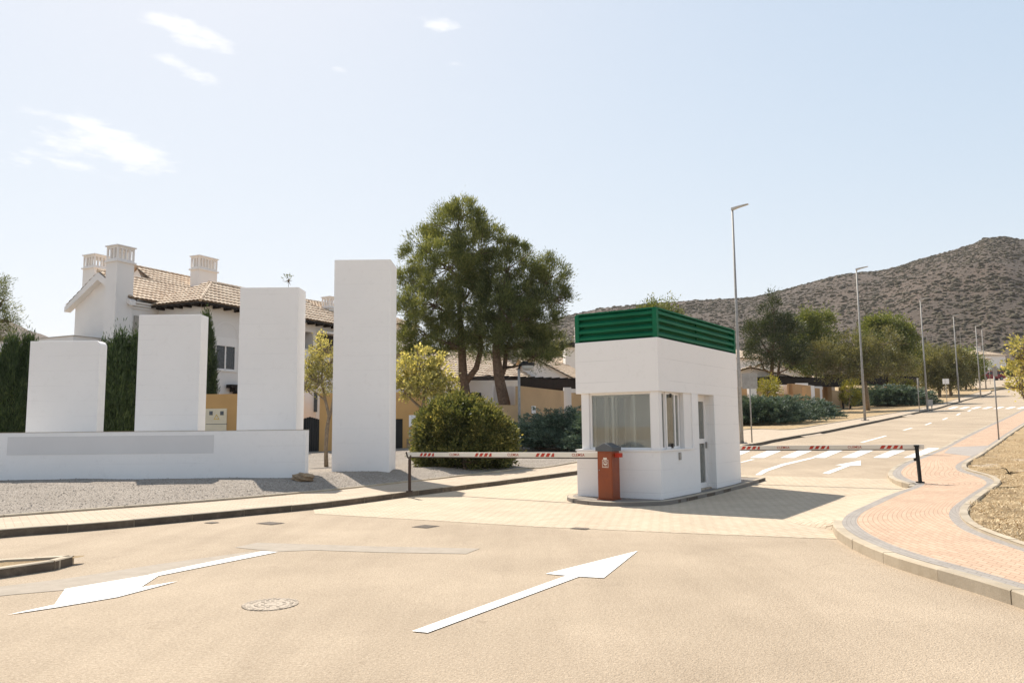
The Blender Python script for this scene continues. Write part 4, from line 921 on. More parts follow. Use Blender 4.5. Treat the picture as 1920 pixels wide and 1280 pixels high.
# ---------------------------------------------------------------- walls and villas between the pines and the booth
def pwall(name, pa_, pb_, zt0, zt1, th, matn, label, cat='wall', zb=-.4):
    """straight wall between two plan points with tops zt0, zt1"""
    a, b_ = np.array(pa_), np.array(pb_); d = (b_-a)/np.linalg.norm(b_-a); n = np.array([-d[1], d[0]])*th; mb = MB()
    q = [a, b_, b_+n, a+n]; z_ = [zt0, zt1, zt1, zt0]
    mb.add([(p[0], p[1], g(*p)+zb) for p in q] + [(p[0], p[1], z) for p, z in zip(q, z_)], [(0, 3, 2, 1), (4, 5, 6, 7), (0, 1, 5, 4), (1, 2, 6, 5), (2, 3, 7, 6), (3, 0, 4, 7)])
    o = mb.build(name, matn); setp(o, label, cat); return o
def P2(px, py, Y): return at(px, py, Y)[:2]
pwall('boundary_wall', P2(800, 758, 40.6), P2(976, 758, 40.6), Zz(890, 757.5, 40.6), Zz(976, 759, 40.6), .25, 'tan_wall', 'low tan wall beneath the two pine trunks, behind the big round shrub')
w1 = pwall('boundary_wall', P2(976, 724, 41), P2(1057, 733, 46.5), Zz(976, 723.5, 41), Zz(1057, 732.5, 46.5), .3, 'tan_wall', 'tall tan wall with a white house number plaque behind the dark junipers')
# number plaque on that wall
a, b_ = np.array(P2(976, 724, 41)), np.array(P2(1057, 733, 46.5)); d = (b_-a)/np.linalg.norm(b_-a); n = np.array([d[1], -d[0]])
s_ = min(np.linspace(0, 1, 500), key=lambda t_: abs(col_(a+(b_-a)*t_, 2.6)-1000))*np.linalg.norm(b_-a); c = a+d*s_; zc = Zz(1000, 768, c[1])
fp = lambda x, z, o_=0.: (c[0]+d[0]*x+n[0]*(o_+.01), c[1]+d[1]*x+n[1]*(o_+.01), zc+z)
mb = MB(); mb.add([fp(-.27, -.2), fp(.27, -.2), fp(.27, .2), fp(-.27, .2), fp(-.27, -.2, .02), fp(.27, -.2, .02), fp(.27, .2, .02), fp(-.27, .2, .02)], [(4, 5, 6, 7), (0, 1, 5, 4), (1, 2, 6, 5), (2, 3, 7, 6), (3, 0, 4, 7)]); pl = mb.build('number_plaque', 'white_paint'); pl.parent = w1
v, f_ = text_mesh('202', .26, lambda x, z: fp(x, z+.04, .024)); mb = MB(); mb.add(v, f_); p = mb.build('digits', 'grey_plastic'); p.parent = pl
pwall('gate_pillar', P2(1057, 730, 46.8), P2(1071, 730, 46.8), Zz(1060, 726, 46.8), Zz(1071, 726, 46.8), .5, 'white_wall', 'white pillar at the right end of the tall tan wall', 'pillar')
pwall('boundary_wall', P2(1068, 730, 47.4), P2(1330, 730, 52), Zz(1075, 736, 47.4), Zz(1330, 736, 52), .3, 'tan_wall', 'tan wall running on behind the white booth')
# white fenced terrace
o = pwall('outbuilding', P2(868, 720, 44), P2(972, 720, 44), Zz(868, 713, 44), Zz(920, 713, 44), 5, 'white_wall', 'low white flat-roofed outbuilding with a small dark window behind the pine trunks', 'building')
p = wbox(877, 902, 736, 758, 43.98, .02, 'dark_wood', None, 'window'); p.parent = o
fe = pwall('terrace_fence', P2(921, 722, 43), P2(974, 722, 43), Zz(921, 722.5, 43), Zz(974, 724.5, 43), .1, 'white_wall', 'white panelled terrace fence with knobbed posts behind the right pine trunk', 'fence')
for q in (923, 934, 963, 970): p = wbox(q, q+3, 718.5, 757, 42.97, .06, 'white_paint', None, 'post'); p.parent = fe
# dark pergola
def pergola(pa_, pb_, z, dep, label, ph=.45, group=None, legs=True):
    a, b_ = np.array(pa_), np.array(pb_); L_ = np.linalg.norm(b_-a); d = (b_-a)/L_; n = np.array([-d[1], d[0]]); fr = frame((a[0], a[1], 0), d, n)
    r = empty('pergola', (a[0], a[1], g(*a)), label, 'pergola', group)
    mb = MB(); mb.box(0, L_, 0, .12, z-ph, z, fr=fr); mb.box(0, L_, dep-.12, dep, z-ph, z, fr=fr); mb.box(0, L_, .13, dep-.13, z-.08, z-.02, fr=fr); mb.build('roof_frame', 'dark_wood', r)
    mb = MB(); k = int(L_/.6)
    for i in range(k+1): mb.box(i*L_/k-.04*(i > 0), i*L_/k+.04, -.15, dep+.15, z+.002, z+.12, fr=fr)
    mb.build('slats', 'dark_wood', r)
    for i in range(2):
        mb = MB(); xx = .1 if i == 0 else L_-.25; mb.box(xx, xx+.14, .2, .34, 0, z-ph, fr=fr); mb.build('leg', 'dark_wood', r)
    return r
pergola(P2(917, 712, 46), P2(1120, 708, 50.5), Zz(975, 709, 47.3), 3, 'long dark wooden pergola roof between the pines and the booth', ph=.55)
def villa(label, cx_px, Y, yaw, w, dp, wz, rz, ridge='a', tiles=True, chim=None, win_=(), z0=None, group='white tile-roofed villas', far=False, matn='white_wall'):
    p = at(cx_px, 760, Y)[:2]; gz_ = g(*p); d = np.array([math.cos(yaw), math.sin(yaw)]); n = np.array([-d[1], d[0]]); fr = frame((p[0], p[1], 0), d, n)
    r = empty('villa', (p[0], p[1], gz_), label, 'house', group)
    mb = MB(); mb.box(-w/2, w/2, 0, dp, gz_-.5, wz, fr=fr); o_ = .4
    if ridge == 'a': # gables at the ends of x
        for xx in (-w/2, w/2-.2): mb.add([fr(x, y, z) for x in (xx, xx+.2) for y, z in ((0, wz), (dp, wz), (dp/2, rz-.12))], [(0, 1, 2), (3, 5, 4), (0, 3, 4, 1), (1, 4, 5, 2), (2, 5, 3, 0)])
    if ridge == 'b':
        for yy in (0, dp-.2): mb.add([fr(x, y, z) for y in (yy, yy+.2) for x, z in ((-w/2, wz), (w/2, wz), (0, rz-.12))], [(0, 1, 2), (3, 5, 4), (0, 3, 4, 1), (1, 4, 5, 2), (2, 5, 3, 0)])
    mb.build('wall', matn, r)
    mb = MB(); D3 = (d[0], d[1], 0); N3 = (n[0], n[1], 0); pt, rw = (.3, .4) if not far else (.4, .6)
    def tr_(pts, e, w_): tile_roof(mb, [fr(*q) for q in pts], e, w_, pt, rw)
    h = rz-wz; oz = wz-o_*h/(dp/2 if ridge == 'a' else w/2)
    if ridge == 'a':
        tr_([(-w/2-.3, -o_, oz), (w/2+.3, -o_, oz), (w/2+.3, dp/2, rz), (-w/2-.3, dp/2, rz)], D3, (n[0], n[1], h/dp*2)); tr_([(w/2+.3, dp+o_, oz), (-w/2-.3, dp+o_, oz), (-w/2-.3, dp/2, rz), (w/2+.3, dp/2, rz)], D3, (-n[0], -n[1], h/dp*2))
        ridge_tiles(mb, fr(-w/2-.3, dp/2, rz+.04), fr(w/2+.3, dp/2, rz+.04))
    elif ridge == 'b':
        tr_([(-w/2-o_, -.3, oz), (-w/2-o_, dp+.3, oz), (0, dp+.3, rz), (0, -.3, rz)], N3, (d[0], d[1], h/w*2)); tr_([(w/2+o_, dp+.3, oz), (w/2+o_, -.3, oz), (0, -.3, rz), (0, dp+.3, rz)], N3, (-d[0], -d[1], h/w*2))
        ridge_tiles(mb, fr(0, -.3, rz+.04), fr(0, dp+.3, rz+.04))
    elif ridge == 'hip':
        k = min(w, dp)/2; oz = wz-.25
        tr_([(-w/2-o_, -o_, oz), (w/2+o_, -o_, oz), (w/2-k, dp/2, rz), (-w/2+k, dp/2, rz)], D3, (n[0], n[1], h/dp*2)); tr_([(w/2+o_, dp+o_, oz), (-w/2-o_, dp+o_, oz), (-w/2+k, dp/2, rz), (w/2-k, dp/2, rz)], D3, (-n[0], -n[1], h/dp*2))
        tr_([(-w/2-o_, dp+o_, oz), (-w/2-o_, -o_, oz), (-w/2+k, dp/2, rz)], N3, (d[0], d[1], h/k)); tr_([(w/2+o_, -o_, oz), (w/2+o_, dp+o_, oz), (w/2-k, dp/2, rz)], N3, (-d[0], -d[1], h/k))
    elif ridge == 'shed': tr_([(-w/2-o_, -o_, wz), (w/2+o_, -o_, wz), (w/2+o_, dp+o_, rz), (-w/2-o_, dp+o_, rz)], D3, (n[0], n[1], (rz-wz)/dp))
    if ridge != 'flat': mb.build('roof', 'clay_tiles', r)
    if chim: chimney(fr, chim[0], chim[0]+.9, chim[1], chim[1]+.9, wz-.5, chim[2], r)
    for (x0, x1, z_0, z_1) in win_:
        mb = MB(); mb.box(x0, x1, -.04, .0, z_0, z_1, fr=fr); f = mb.build('window', 'white_paint', r); mb = MB(); mb.box(x0+.08, x1-.08, -.06, -.041, z_0+.08, z_1-.08, fr=fr); q = mb.build('pane', 'car_glass'); q.parent = f
    return r
# gabled villa seen between the pine trunks
villa('low white villa with a tiled roof sloping down behind the two pine trunks', 925, 56, math.radians(48), 9, 8, Zz(900, 712, 58), Zz(880, 662, 60), 'a')
villa('white gable-ended villa behind the dark pergola left of the booth', 1005, 60, math.radians(-20), 6.5, 9, Zz(1000, 715, 60), Zz(1005, 676, 62), 'b')
villa('far white villa with a slatted chimney just left of the booth parapet', 1072, 82, math.radians(10), 9, 8, Zz(1060, 692, 82), Zz(1060, 672, 86), 'a', chim=(1.2, 2, Zz(1078, 612, 84)), far=True)
o = pwall('roof_terrace', P2(1060, 660, 80), P2(1130, 660, 80), Zz(1060, 651, 80), Zz(1130, 651, 80), 4, 'white_wall', 'stepped white roof terrace with a dark canopy beside the booth parapet', 'building')
p = wbox(1059, 1125, 643, 651, 79.9, .3, 'dark_wood', None, 'canopy'); p.parent = o
villa('white villa roof peeking over the tall slab beside the big pine', 700, 64, math.radians(55), 10, 9, Zz(700, 606, 66), Zz(700, 583, 70), 'a', chim=(-3.9, 1.0, Zz(618, 563, 63.5)))
# ---------------------------------------------------------------- garden walls and villas right of the booth
def wpx(p0, p1, Y0, Y1, t0, t1, matn, label, th=.3, cat='wall', name='boundary_wall'): return pwall(name, P2(p0, t0, Y0), P2(p1, t1, Y1), Zz(p0, t0, Y0), Zz(p1, t1, Y1), th, matn, label, cat)
wpx(1384, 1432, 61.0, 62.2, 725, 727, 'sand_wall', 'ochre wall stretch behind the first lamp post'); wpx(1406, 1418, 60.4, 60.5, 722, 722, 'white_wall', 'white pillar in the ochre wall behind the square sign back', .5, 'pillar', 'gate_pillar')
wpx(1430, 1512, 62.2, 62.5, 735, 742, 'sand_wall', 'long low ochre wall behind the spreading juniper')
wpx(1456, 1476, 64.7, 65.0, 721, 721, 'white_wall', 'small white wall panel left of the tall ochre block', .3)
wpx(1478, 1486, 63.7, 65.9, 719, 719, 'sand_wall', 'narrow end face of the tall ochre block behind the juniper', .1); wpx(1486, 1520, 63.9, 67.1, 719, 723, 'sand_wall', 'tall ochre wall block in the middle of the garden walls')
wpx(1493, 1515, 68.3, 68.3, 718, 718, 'white_wall', 'white wall top showing above the tall ochre block', .3); wpx(1518, 1527, 67.1, 67.3, 722, 723, 'white_wall', 'white pillar right of the tall ochre block', .4, 'pillar', 'gate_pillar')
wpx(1510, 1520, 63.0, 63.2, 725, 725, 'sand_wall', 'ochre gate pillar at the juniper', .4, 'pillar', 'gate_pillar')
wpx(1520, 1537, 68.3, 69.5, 726, 728, 'sand_wall', 'short ochre wall between the two white pillars'); wpx(1528, 1541, 70.0, 70.3, 724, 724, 'white_wall', 'second white pillar right of the tall ochre block', .4, 'pillar', 'gate_pillar')
wpx(1541, 1551, 89.9, 90.7, 730, 730, 'sand_wall', 'small ochre wall piece beside the second white pillar'); wpx(1551, 1559, 80.5, 80.9, 722, 722, 'sand_wall', 'tall ochre pillar left of the grey timber gate', .5, 'pillar', 'gate_pillar')
wpx(1559, 1577, 81.5, 85.2, 731, 733, 'tan_wall', 'greyish gate wall between the ochre pillar and the round topiary'); wpx(1552, 1564, 93.0, 93.0, 719, 719, 'white_wall', 'white block above the tall ochre pillar', .5, 'pillar', 'gate_pillar')
wpx(1577, 1660, 86.7, 96.0, 726, 730, 'sand_wall', 'ochre wall hidden between the round topiary and the broad tree'); wpx(1644, 1720, 102.2, 108.5, 720, 724, 'sand_wall', 'far ochre wall above the yellow shrub')
wpx(1651, 1657, 102.2, 102.6, 716, 716, 'white_wall', 'white pillar on the far ochre wall', .5, 'pillar', 'gate_pillar'); wpx(1664, 1700, 106.9, 108.5, 714, 715, 'white_wall', 'white wall top behind the yellow shrub', .4)
pergola(P2(1455, 712, 74), P2(1585, 712, 80), Zz(1520, 709.5, 77), 3.5, 'long dark pergola roof above the ochre garden walls', ph=.75)
pergola(P2(1600, 706, 88), P2(1720, 706, 96), Zz(1660, 705, 92), 3.5, 'dark pergola behind the broad tree trunk', ph=.9)
villa('white villa with a low grey-tiled roof behind the square sign back', 1410, 78, math.radians(-14), 7, 7, Zz(1410, 706, 78), Zz(1410, 692, 81), 'b')
villa('white gable partly hidden by the dark pine right of the booth', 1440, 88, math.radians(-30), 7, 8, Zz(1440, 700, 88), Zz(1440, 683, 91), 'b')
villa('white villa roof glimpsed behind the parapet corner and the first lamp post', 1395, 96, math.radians(8), 8, 8, Zz(1395, 668, 96), Zz(1395, 652, 100), 'hip', far=True)
villa('small white villa among the trees behind the long pergola', 1530, 96, math.radians(20), 6, 6, Zz(1530, 708, 96), Zz(1530, 700, 98), 'hip', far=True)
villa('distant white villa with a shallow hipped roof at the top of the road', 1864, 190, math.radians(14), 8.8, 8, Zz(1864, 664, 190), Zz(1864, 655, 193), 'hip', chim=(-.6, 3, Zz(1868, 648, 192)), far=True)
villa('single-storey tiled annexe left of the distant villa', 1850, 184, math.radians(14), 3.6, 3, Zz(1850, 671, 184), Zz(1850, 667, 185), 'hip', far=True, group=None)
wpx(1868, 1880, 166.4, 166.4, 694, 693, 'sand_wall', 'pale ochre wall beside the red car'); wpx(1880, 1990, 166.4, 153.4, 693, 690, 'sand_wall', 'far ochre wall running behind the yellow-green branches')

# ================================================================ LAMPS, SIGNS, CAR
def lamp(px, py, ytop, label, off, lean=0.0, group='tall street lamps along the road'):
    x, y = gp(px, py, off); z = g(x, y)+off; H = EYE+ray(px, ytop)[2]*y-z
    r = empty('street_lamp', (x, y, z), label, 'street lamp', group)
    mb = MB(); mb.box(-.2, .2, -.2, .2, 0, .03, fr=lambda a, b_, c: (x+a, y+b_, z+c))
    for a, b_ in ((-.14, -.14), (.14, -.14), (.14, .14), (-.14, .14)): mb.tube([(x+a, y+b_, z+.02), (x+a, y+b_, z+.09)], .018, 6)
    mb.build('base_plate', 'galvanised', r)
    mb = MB(); mb.tube([(x, y, z), (x, y, z+H*.33), (x, y, z+H*.34), (x, y, z+H)], [.088, .078, .066, .045], 12); mb.build('pole', 'galvanised', r, smooth=True)
    mb = MB(); mb.box(.07, .12, -.05, .05, .5, .95, fr=lambda a, b_, c: (x-a*.7, y-.088+b_*.3, z+c)); mb.build('service_door', 'galvanised', r)
    d = -RN; mb = MB(); fr = frame((x, y, z), d, RD); vs = []
    q = [(-.04, H-.06), (-.04, H+.06), (.30, H+.10), (.72, H+.13), (.74, H+.10), (.30, H+.02), (.0, H-.06)]
    mb.add([fr(a, -.075, c) for a, c in q] + [fr(a, .075, c) for a, c in q], [tuple(range(7)), tuple(range(7, 14))[::-1]] + [(i, (i+1) % 7, 7+(i+1) % 7, 7+i) for i in range(7)]); hd = mb.build('lamp_head', 'pale_metal', r, bevel=.008)
    mb = MB(); mb.add([fr(.32, -.055, H+.018), fr(.68, -.055, H+.082), fr(.68, .055, H+.082), fr(.32, .055, H+.018)], [(0, 1, 2, 3)]); p = mb.build('lamp_lens', 'lamp_glass'); p.parent = hd
    return r
names = ['nearest and tallest lamp post, beside the booth at the first kerb', 'second lamp post up the road, in front of the leaning tree trunk', 'third lamp post up the road, beside the dark juniper bed', 'fourth lamp post up the road, right of the pale double trunks', 'fifth lamp post up the road, where the left kerb starts to curve', 'sixth lamp post, standing just beyond the kerb curve']
for q, nme in zip([(1391, 831, 392), (1622, 788, 505), (1739, 767, 562), (1799, 754.5, 592), (1839, 745, 611), (1849, 730, 618)], names): lamp(q[0]-(0, 0, 0, 0, 0, 0)[0], q[1], q[2], nme, HK)
for px, Y, yt, lb in ((1742, 190, 628, 'far lamp post rising above the dense dark trees, left one of the pair'), (1753, 195, 630, 'far lamp post rising above the dense dark trees, right one of the pair'), (1805, 175, 622, 'distant lamp post between the fourth and fifth lamps')):
    p = P2(px, 700, Y); zt_ = Zz(px, yt, Y); r = empty('street_lamp', (p[0], p[1], g(*p)), lb, 'street lamp', 'distant street lamps'); mb = MB(); mb.tube([(p[0], p[1], g(*p)), (p[0], p[1], zt_)], [.09, .06], 8); mb.build('pole', 'galvanised', r); mb = MB(); mb.box(-.05, .6, -.08, .08, zt_-.02, zt_+.1, fr=frame((p[0], p[1], 0), -RN, RD)); mb.build('lamp_head', 'galvanised', r)
# lantern lamp by the pines
lx, ly = P2(973, 700, 38.5); lz = g(lx, ly)+.1; zt_ = Zz(973, 692, 38.5)
r = empty('garden_lamp', (lx, ly, lz), 'grey pole lamp with hooked arm and round lantern before the tall tan wall', 'street lamp')
mb = MB(); mb.tube([(lx, ly, lz), (lx, ly, zt_)], [.07, .06], 10); mb.build('pole', 'galvanised', r, smooth=True)
mb = MB(); mb.tube([(lx, ly, zt_), (lx+.05, ly, zt_+.22), (lx+.22, ly, zt_+.36), (lx+.45, ly, zt_+.32)], .05, 8); mb.build('arm', 'black_metal', r)
bm = bmesh.new(); bmesh.ops.create_uvsphere(bm, u_segments=14, v_segments=8, radius=.3, matrix=Matrix.Translation((lx+.42, ly, zt_+.12)) @ Matrix.Diagonal((1, 1, .62, 1)))
me = bpy.data.meshes.new('lamp_globe'); bm.to_mesh(me); bm.free(); me.materials.append(MT['lamp_glass']); adopt(link(bpy.data.objects.new('lamp_globe', me)), r)
mb = MB(); mb.prism([(lx+.42+.34*math.cos(a), ly+.34*math.sin(a)) for a in np.linspace(0, 6.283, 15)[:-1]], zt_+.17, zt_+.3); mb.build('lamp_shade', 'black_metal', r)
def sign(px, py, off, w, h, ytop, label, yaw=0, front='galvanised', plate=True, rad=.032, group=None):
    x, y = gp(px, py, off); z = g(x, y)+off_(off, x, y); H = EYE+ray(px, ytop)[2]*y; d = np.array([math.cos(yaw), math.sin(yaw)]); fr = frame((x, y, 0), d, (-d[1], d[0]))
    r = empty('road_sign', (x, y, z), label, 'sign', group)
    mb = MB(); mb.tube([(x, y, z), (x, y, H-.02)], rad, 10); mb.build('pole', 'galvanised', r, smooth=True)
    if plate:
        mb = MB(); mb.box(-w/2, w/2, -rad-.03, -rad-.01, H-h, H, fr=fr); sp_ = mb.build('sign_plate', front, r, bevel=.004)
        for q_ in (.3, .75): mb = MB(); mb.box(-w/2+.03, w/2-.03, -rad-.01, -rad, H-h*q_, H-h*(q_-.05), fr=fr); mb.build('bracket', 'galvanised', r)
        mb = MB(); mb.box(-w*.14, -w*.10, -rad-.034, -rad-.030, H-h+.02, H-.02, fr=fr); mb.build('stiffener', 'galvanised', r)
    return r
sign(1410, 829, HK, .66, .68, 700, 'blank grey square sign back on a thin pole beside the nearest lamp post', math.radians(-8))
sign(1776, 759, HK, .62, .52, 710, 'small square sign back on a pole between the third and fourth lamps', math.radians(-5), 'white_paint')
sign(1724, 771, HK, .5, .7, 708, 'slim sign seen edge-on just left of the third lamp post', math.radians(55), 'grey_plastic')
sign(1873, 824, hr, .30, .42, 686, 'thin bare sign pole with a small bleached plate on the right path', math.radians(30), 'galvanised', rad=.028)
sign(1857, 720, 0.0, .5, .3, 690, 'tiny white marker post beside the red car', 0, 'white_paint')
# small black notice post in front of the topiary
x, y = gp(1595, 766, HK); r = empty('notice_post', (x, y, g(x, y)+HK), 'low black post topped with a small pale notice under the round topiary', 'sign')
mb = MB(); mb.box(x-.06, x+.06, y-.05, y+.05, g(x, y)+.1, g(x, y)+.62); mb.build('post', 'black_metal', r); mb = MB(); mb.box(x-.13, x+.13, y-.07, y-.04, g(x, y)+.62, g(x, y)+.84); mb.build('notice', 'white_paint', r)
x, y = gp(1744, 768, HK); r = empty('utility_cabinet', (x, y, g(x, y)+HK), 'small grey utility box on legs left of the third lamp post', 'cabinet')
mb = MB(); mb.box(x-.22, x+.22, y-.12, y+.12, g(x, y)+.45, g(x, y)+1.0); mb.build('box', 'shutter', r, bevel=.01)
for q in (-.16, .16): mb = MB(); mb.box(x+q-.03, x+q+.03, y-.03, y+.03, g(x, y), g(x, y)+.45); mb.build('leg', 'galvanised', r)
# red people carrier far up the road
cx_, cy_ = gp(1858, 713, 0); cz = g(cx_, cy_)+.02
car = empty('parked_car', (cx_, cy_, cz), 'dark red people carrier parked at the top of the road', 'car'); cyw = math.radians(-4); cd = np.array([math.cos(cyw), math.sin(cyw)]); fc = frame((cx_, cy_, cz), cd, (-cd[1], cd[0]))
mb = MB(); prof = [(-2.2, .35), (-2.22, .75), (-2.05, .92), (-1.3, 1.05), (-.6, 1.60), (-.2, 1.70), (1.6, 1.72), (2.05, 1.60), (2.25, 1.0), (2.25, .4), (2.1, .28), (-2.05, .28)]; n_ = len(prof)
mb.add([fc(a, b_*(.88 if c > 1.1 else .92), c) for b_ in (-1, 1) for a, c in prof], [tuple(range(n_))[::-1], tuple(range(n_, 2*n_))] + [(i, (i+1) % n_, n_+(i+1) % n_, n_+i) for i in range(n_)]); mb.build('body', 'car_red', car, bevel=.05)
mb = MB()
for q in ([(-1.15, 1.06), (-.62, 1.5), (-.1, 1.55), (-.1, 1.06)], [(-.02, 1.06), (-.02, 1.56), (.95, 1.58), (.95, 1.06)], [(1.03, 1.06), (1.03, 1.58), (1.75, 1.55), (2.0, 1.06)]):
    for s_ in (-1, 1): mb.add([fc(a, s_*.925, c) for a, c in q], [(0, 1, 2, 3)])
mb.build('side_windows', 'car_glass', car)
mb = MB(); mb.add([fc(-1.33, -.75, 1.08), fc(-1.33, .75, 1.08), fc(-.66, .7, 1.57), fc(-.66, -.7, 1.57)], [(0, 1, 2, 3)]); mb.build('windscreen', 'car_glass', car)
for a in (-1.35, 1.45):
    for s_ in (-1, 1):
        mb = MB(); mb.tube([fc(a, s_*.72, .32), fc(a, s_*.95, .32)], .32, 18); w_ = mb.build('wheel', 'rubber', car); mb = MB(); mb.tube([fc(a, s_*.94, .32), fc(a, s_*.965, .32)], .19, 12); p = mb.build('rim', 'galvanised'); p.parent = w_
for s_ in (-1, 1): mb = MB(); mb.box(-2.26, -2.18, s_*.6-.15, s_*.6+.15, .7, .85, fr=fc); mb.build('headlight', 'lamp_glass', car)

# ================================================================ PLANTS
def leaf_mesh(name, pos, dirs, length, width, matn, parent, droop=0.0):
    """one four-cornered leaf per position"""
    n = len(pos); d = dirs/np.linalg.norm(dirs, axis=1)[:, None]; rnd = RNG.normal(size=(n, 3)); s_ = np.cross(d, rnd); s_ /= np.linalg.norm(s_, axis=1)[:, None]+1e-9
    l_ = (length*RNG.uniform(.6, 1.3, n))[:, None]; w_ = (width*RNG.uniform(.6, 1.3, n))[:, None]
    up_ = np.cross(s_, d)
    v = np.empty((n, 4, 3)); v[:, 0] = pos; v[:, 1] = pos+d*l_*.45+s_*w_*.5+up_*w_*.15; v[:, 2] = pos+d*l_; v[:, 3] = pos+d*l_*.45-s_*w_*.5+up_*w_*.15
    me = bpy.data.meshes.new(name); me.vertices.add(4*n); me.vertices.foreach_set('co', v.reshape(-1)); me.loops.add(4*n); me.loops.foreach_set('vertex_index', np.arange(4*n, dtype=np.int32)); me.polygons.add(n)
    me.polygons.foreach_set('loop_start', np.arange(0, 4*n, 4, dtype=np.int32)); me.polygons.foreach_set('loop_total', np.full(n, 4, dtype=np.int32)); me.update(calc_edges=True); me.materials.append(MT[matn])
    o = link(bpy.data.objects.new(name, me)); return adopt(o, parent)
def sph(n): v = RNG.normal(size=(n, 3)); return v/np.linalg.norm(v, axis=1)[:, None]
def lobe_clumps(lobes, dens, rc, shell=.55):
    """clump centres inside ellipsoid lobes ((x,y,z),(rx,ry,rz))"""
    cs = []; ds = []
    for c, r in lobes:
        c = np.array(c); r = np.array(r); n = max(4, int(dens*(r[0]*r[1]+r[1]*r[2]+r[0]*r[2])*4.2)); u = sph(n); rad = RNG.uniform(shell**3, 1, n)**(1/3)
        rad *= 1+.13*np.sin(u[:, 0]*5+c[0])*np.cos(u[:, 2]*4+c[2])
        cs.append(c+u*rad[:, None]*r); ds.append(u)
    return np.concatenate(cs), np.concatenate(ds)
def tree(name, label, cat, base, trunks, lobes, leafm, barkm, dens=2.2, per=60, rc=.38, ll=.12, lw=.06, updir=.5, outdir=.8, rand=.7, group=None, shell=.5, twigs=.35, flat=1.0):
    r = empty(name, base, label, cat, group)
    cs, ds = lobe_clumps(lobes, dens, rc, shell); n = len(cs)
    k = np.maximum(6, (per*RNG.uniform(.5, 1.5, n)).astype(int)); idx_ = np.repeat(np.arange(n), k); N_ = len(idx_)
    cr_ = (rc*RNG.uniform(.6, 1.35, n))[idx_][:, None]; o_ = RNG.normal(size=(N_, 3))*.5; o_[:, 2] *= flat
    pos = cs[idx_]+o_*cr_; dr = o_*rand*1.2+ds[idx_]*outdir+np.array([0, 0, updir])+RNG.normal(size=(N_, 3))*rand*.5
    cr = leaf_mesh('crown', pos, dr, ll, lw, leafm, r)
    mb = MB()
    for pts, rad in trunks: mb.tube(pts, rad, 10)
    tops = [Vector(t_[0][-1]) for t_ in trunks]; allp = [(Vector(p), rr) for t_ in trunks for p, rr in list(zip(t_[0], t_[1]))[1:]]
    for c, rr in lobes:
        c = Vector(c); s0, r0 = min(allp, key=lambda q: (q[0]-c).length+.6*max(0, q[0].z-c.z)*3); mid_ = (s0+c)/2+Vector((random.uniform(-.2, .2), random.uniform(-.2, .2), random.uniform(-.35, -.05)))
        mb.tube([s0, mid_, c], [min(r0*.6, .14), min(r0*.45, .09), .035], 7)
        for q in range(int(7*twigs/.35)):
            e_ = c+Vector(tuple((RNG.normal(size=3)*np.array(rr)*.45).tolist())); mb.tube([c*.75+mid_*.25, (c+e_)/2+Vector((0, 0, -.1)), e_], [.035, .022, .008], 5, cap=False)
    mb.build('trunk', barkm, r, smooth=True); return r
def Lb(px, py, rx, rz, Y, dy=0., ry=None):
    """lobe described by where it shows, at distance Y"""
    p = at(px, py, Y+dy); k = (Y+dy)/F; return (tuple(p), (rx*k, (ry or (rx+rz)/2)*k, rz*k))
def Tp(px, py, Y): return tuple(at(px, py, Y))
# --- the pair of pines
YP = 43.0
b1 = P2(876, 780, YP); tree('pine_tree', 'large pine with a forked trunk and airy rounded crown rising beside the tallest slab', 'tree', (b1[0], b1[1], g(*b1)+.1),
    [([(b1[0], b1[1], g(*b1)), Tp(873, 740, YP), Tp(868, 705, YP), Tp(866, 650, YP), Tp(862, 590, YP), Tp(860, 520, YP)], [.33, .28, .25, .2, .15, .08]), ([Tp(869, 722, YP), Tp(893, 690, YP), Tp(902, 655, YP), Tp(900, 600, YP), Tp(905, 520, YP)], [.19, .16, .14, .1, .05])],
    [Lb(862, 425, 68, 42, YP), Lb(800, 465, 52, 42, YP, 1), Lb(900, 470, 62, 55, YP, -1), Lb(838, 500, 70, 50, YP, -1.5), Lb(780, 530, 40, 34, YP, .5), Lb(812, 570, 62, 42, YP, -1.5), Lb(870, 560, 66, 55, YP, 1), Lb(795, 625, 56, 34, YP), Lb(840, 640, 60, 34, YP, -1), Lb(762, 585, 34, 34, YP, 1.5), Lb(890, 640, 48, 30, YP, 1.5), Lb(765, 650, 34, 30, YP, 1), Lb(862, 395, 40, 20, YP)],
    'pine_needles', 'bark', dens=2.1, per=165, rc=.33, ll=.18, lw=.034, updir=.85, outdir=.8, rand=.5, shell=.55, twigs=.8)
b2 = P2(950, 770, 42); tree('pine_tree', 'darker spreading pine with one thick leaning trunk, on the right of the pair', 'tree', (b2[0], b2[1], g(*b2)+.1),
    [([(b2[0], b2[1], g(*b2)), Tp(946, 757, 42), Tp(935, 705, 42), Tp(930, 660, 42), Tp(935, 600, 42), Tp(945, 540, 42)], [.36, .32, .27, .22, .15, .07]), ([Tp(938, 712, 42), Tp(946, 690, 42.4), Tp(950, 650, 42.6), Tp(975, 600, 42.6), Tp(1010, 560, 42.6)], [.15, .13, .1, .07, .04])],
    [Lb(950, 500, 58, 50, 42), Lb(985, 540, 58, 46, 42, 1), Lb(1030, 520, 38, 40, 42, .5), Lb(940, 570, 66, 48, 42, -1), Lb(1008, 590, 52, 44, 42, -.5), Lb(925, 630, 58, 34, 42), Lb(985, 640, 60, 34, 42, 1), Lb(1030, 645, 34, 26, 42), Lb(960, 600, 60, 42, 42, -1.6), Lb(1045, 560, 26, 30, 42), Lb(1005, 665, 36, 18, 42, -1), Lb(905, 520, 50, 50, 42, 1)],
    'dark_pine_needles', 'bark', dens=2.1, per=165, rc=.33, ll=.18, lw=.034, updir=.85, outdir=.8, rand=.5, shell=.55, twigs=.8)
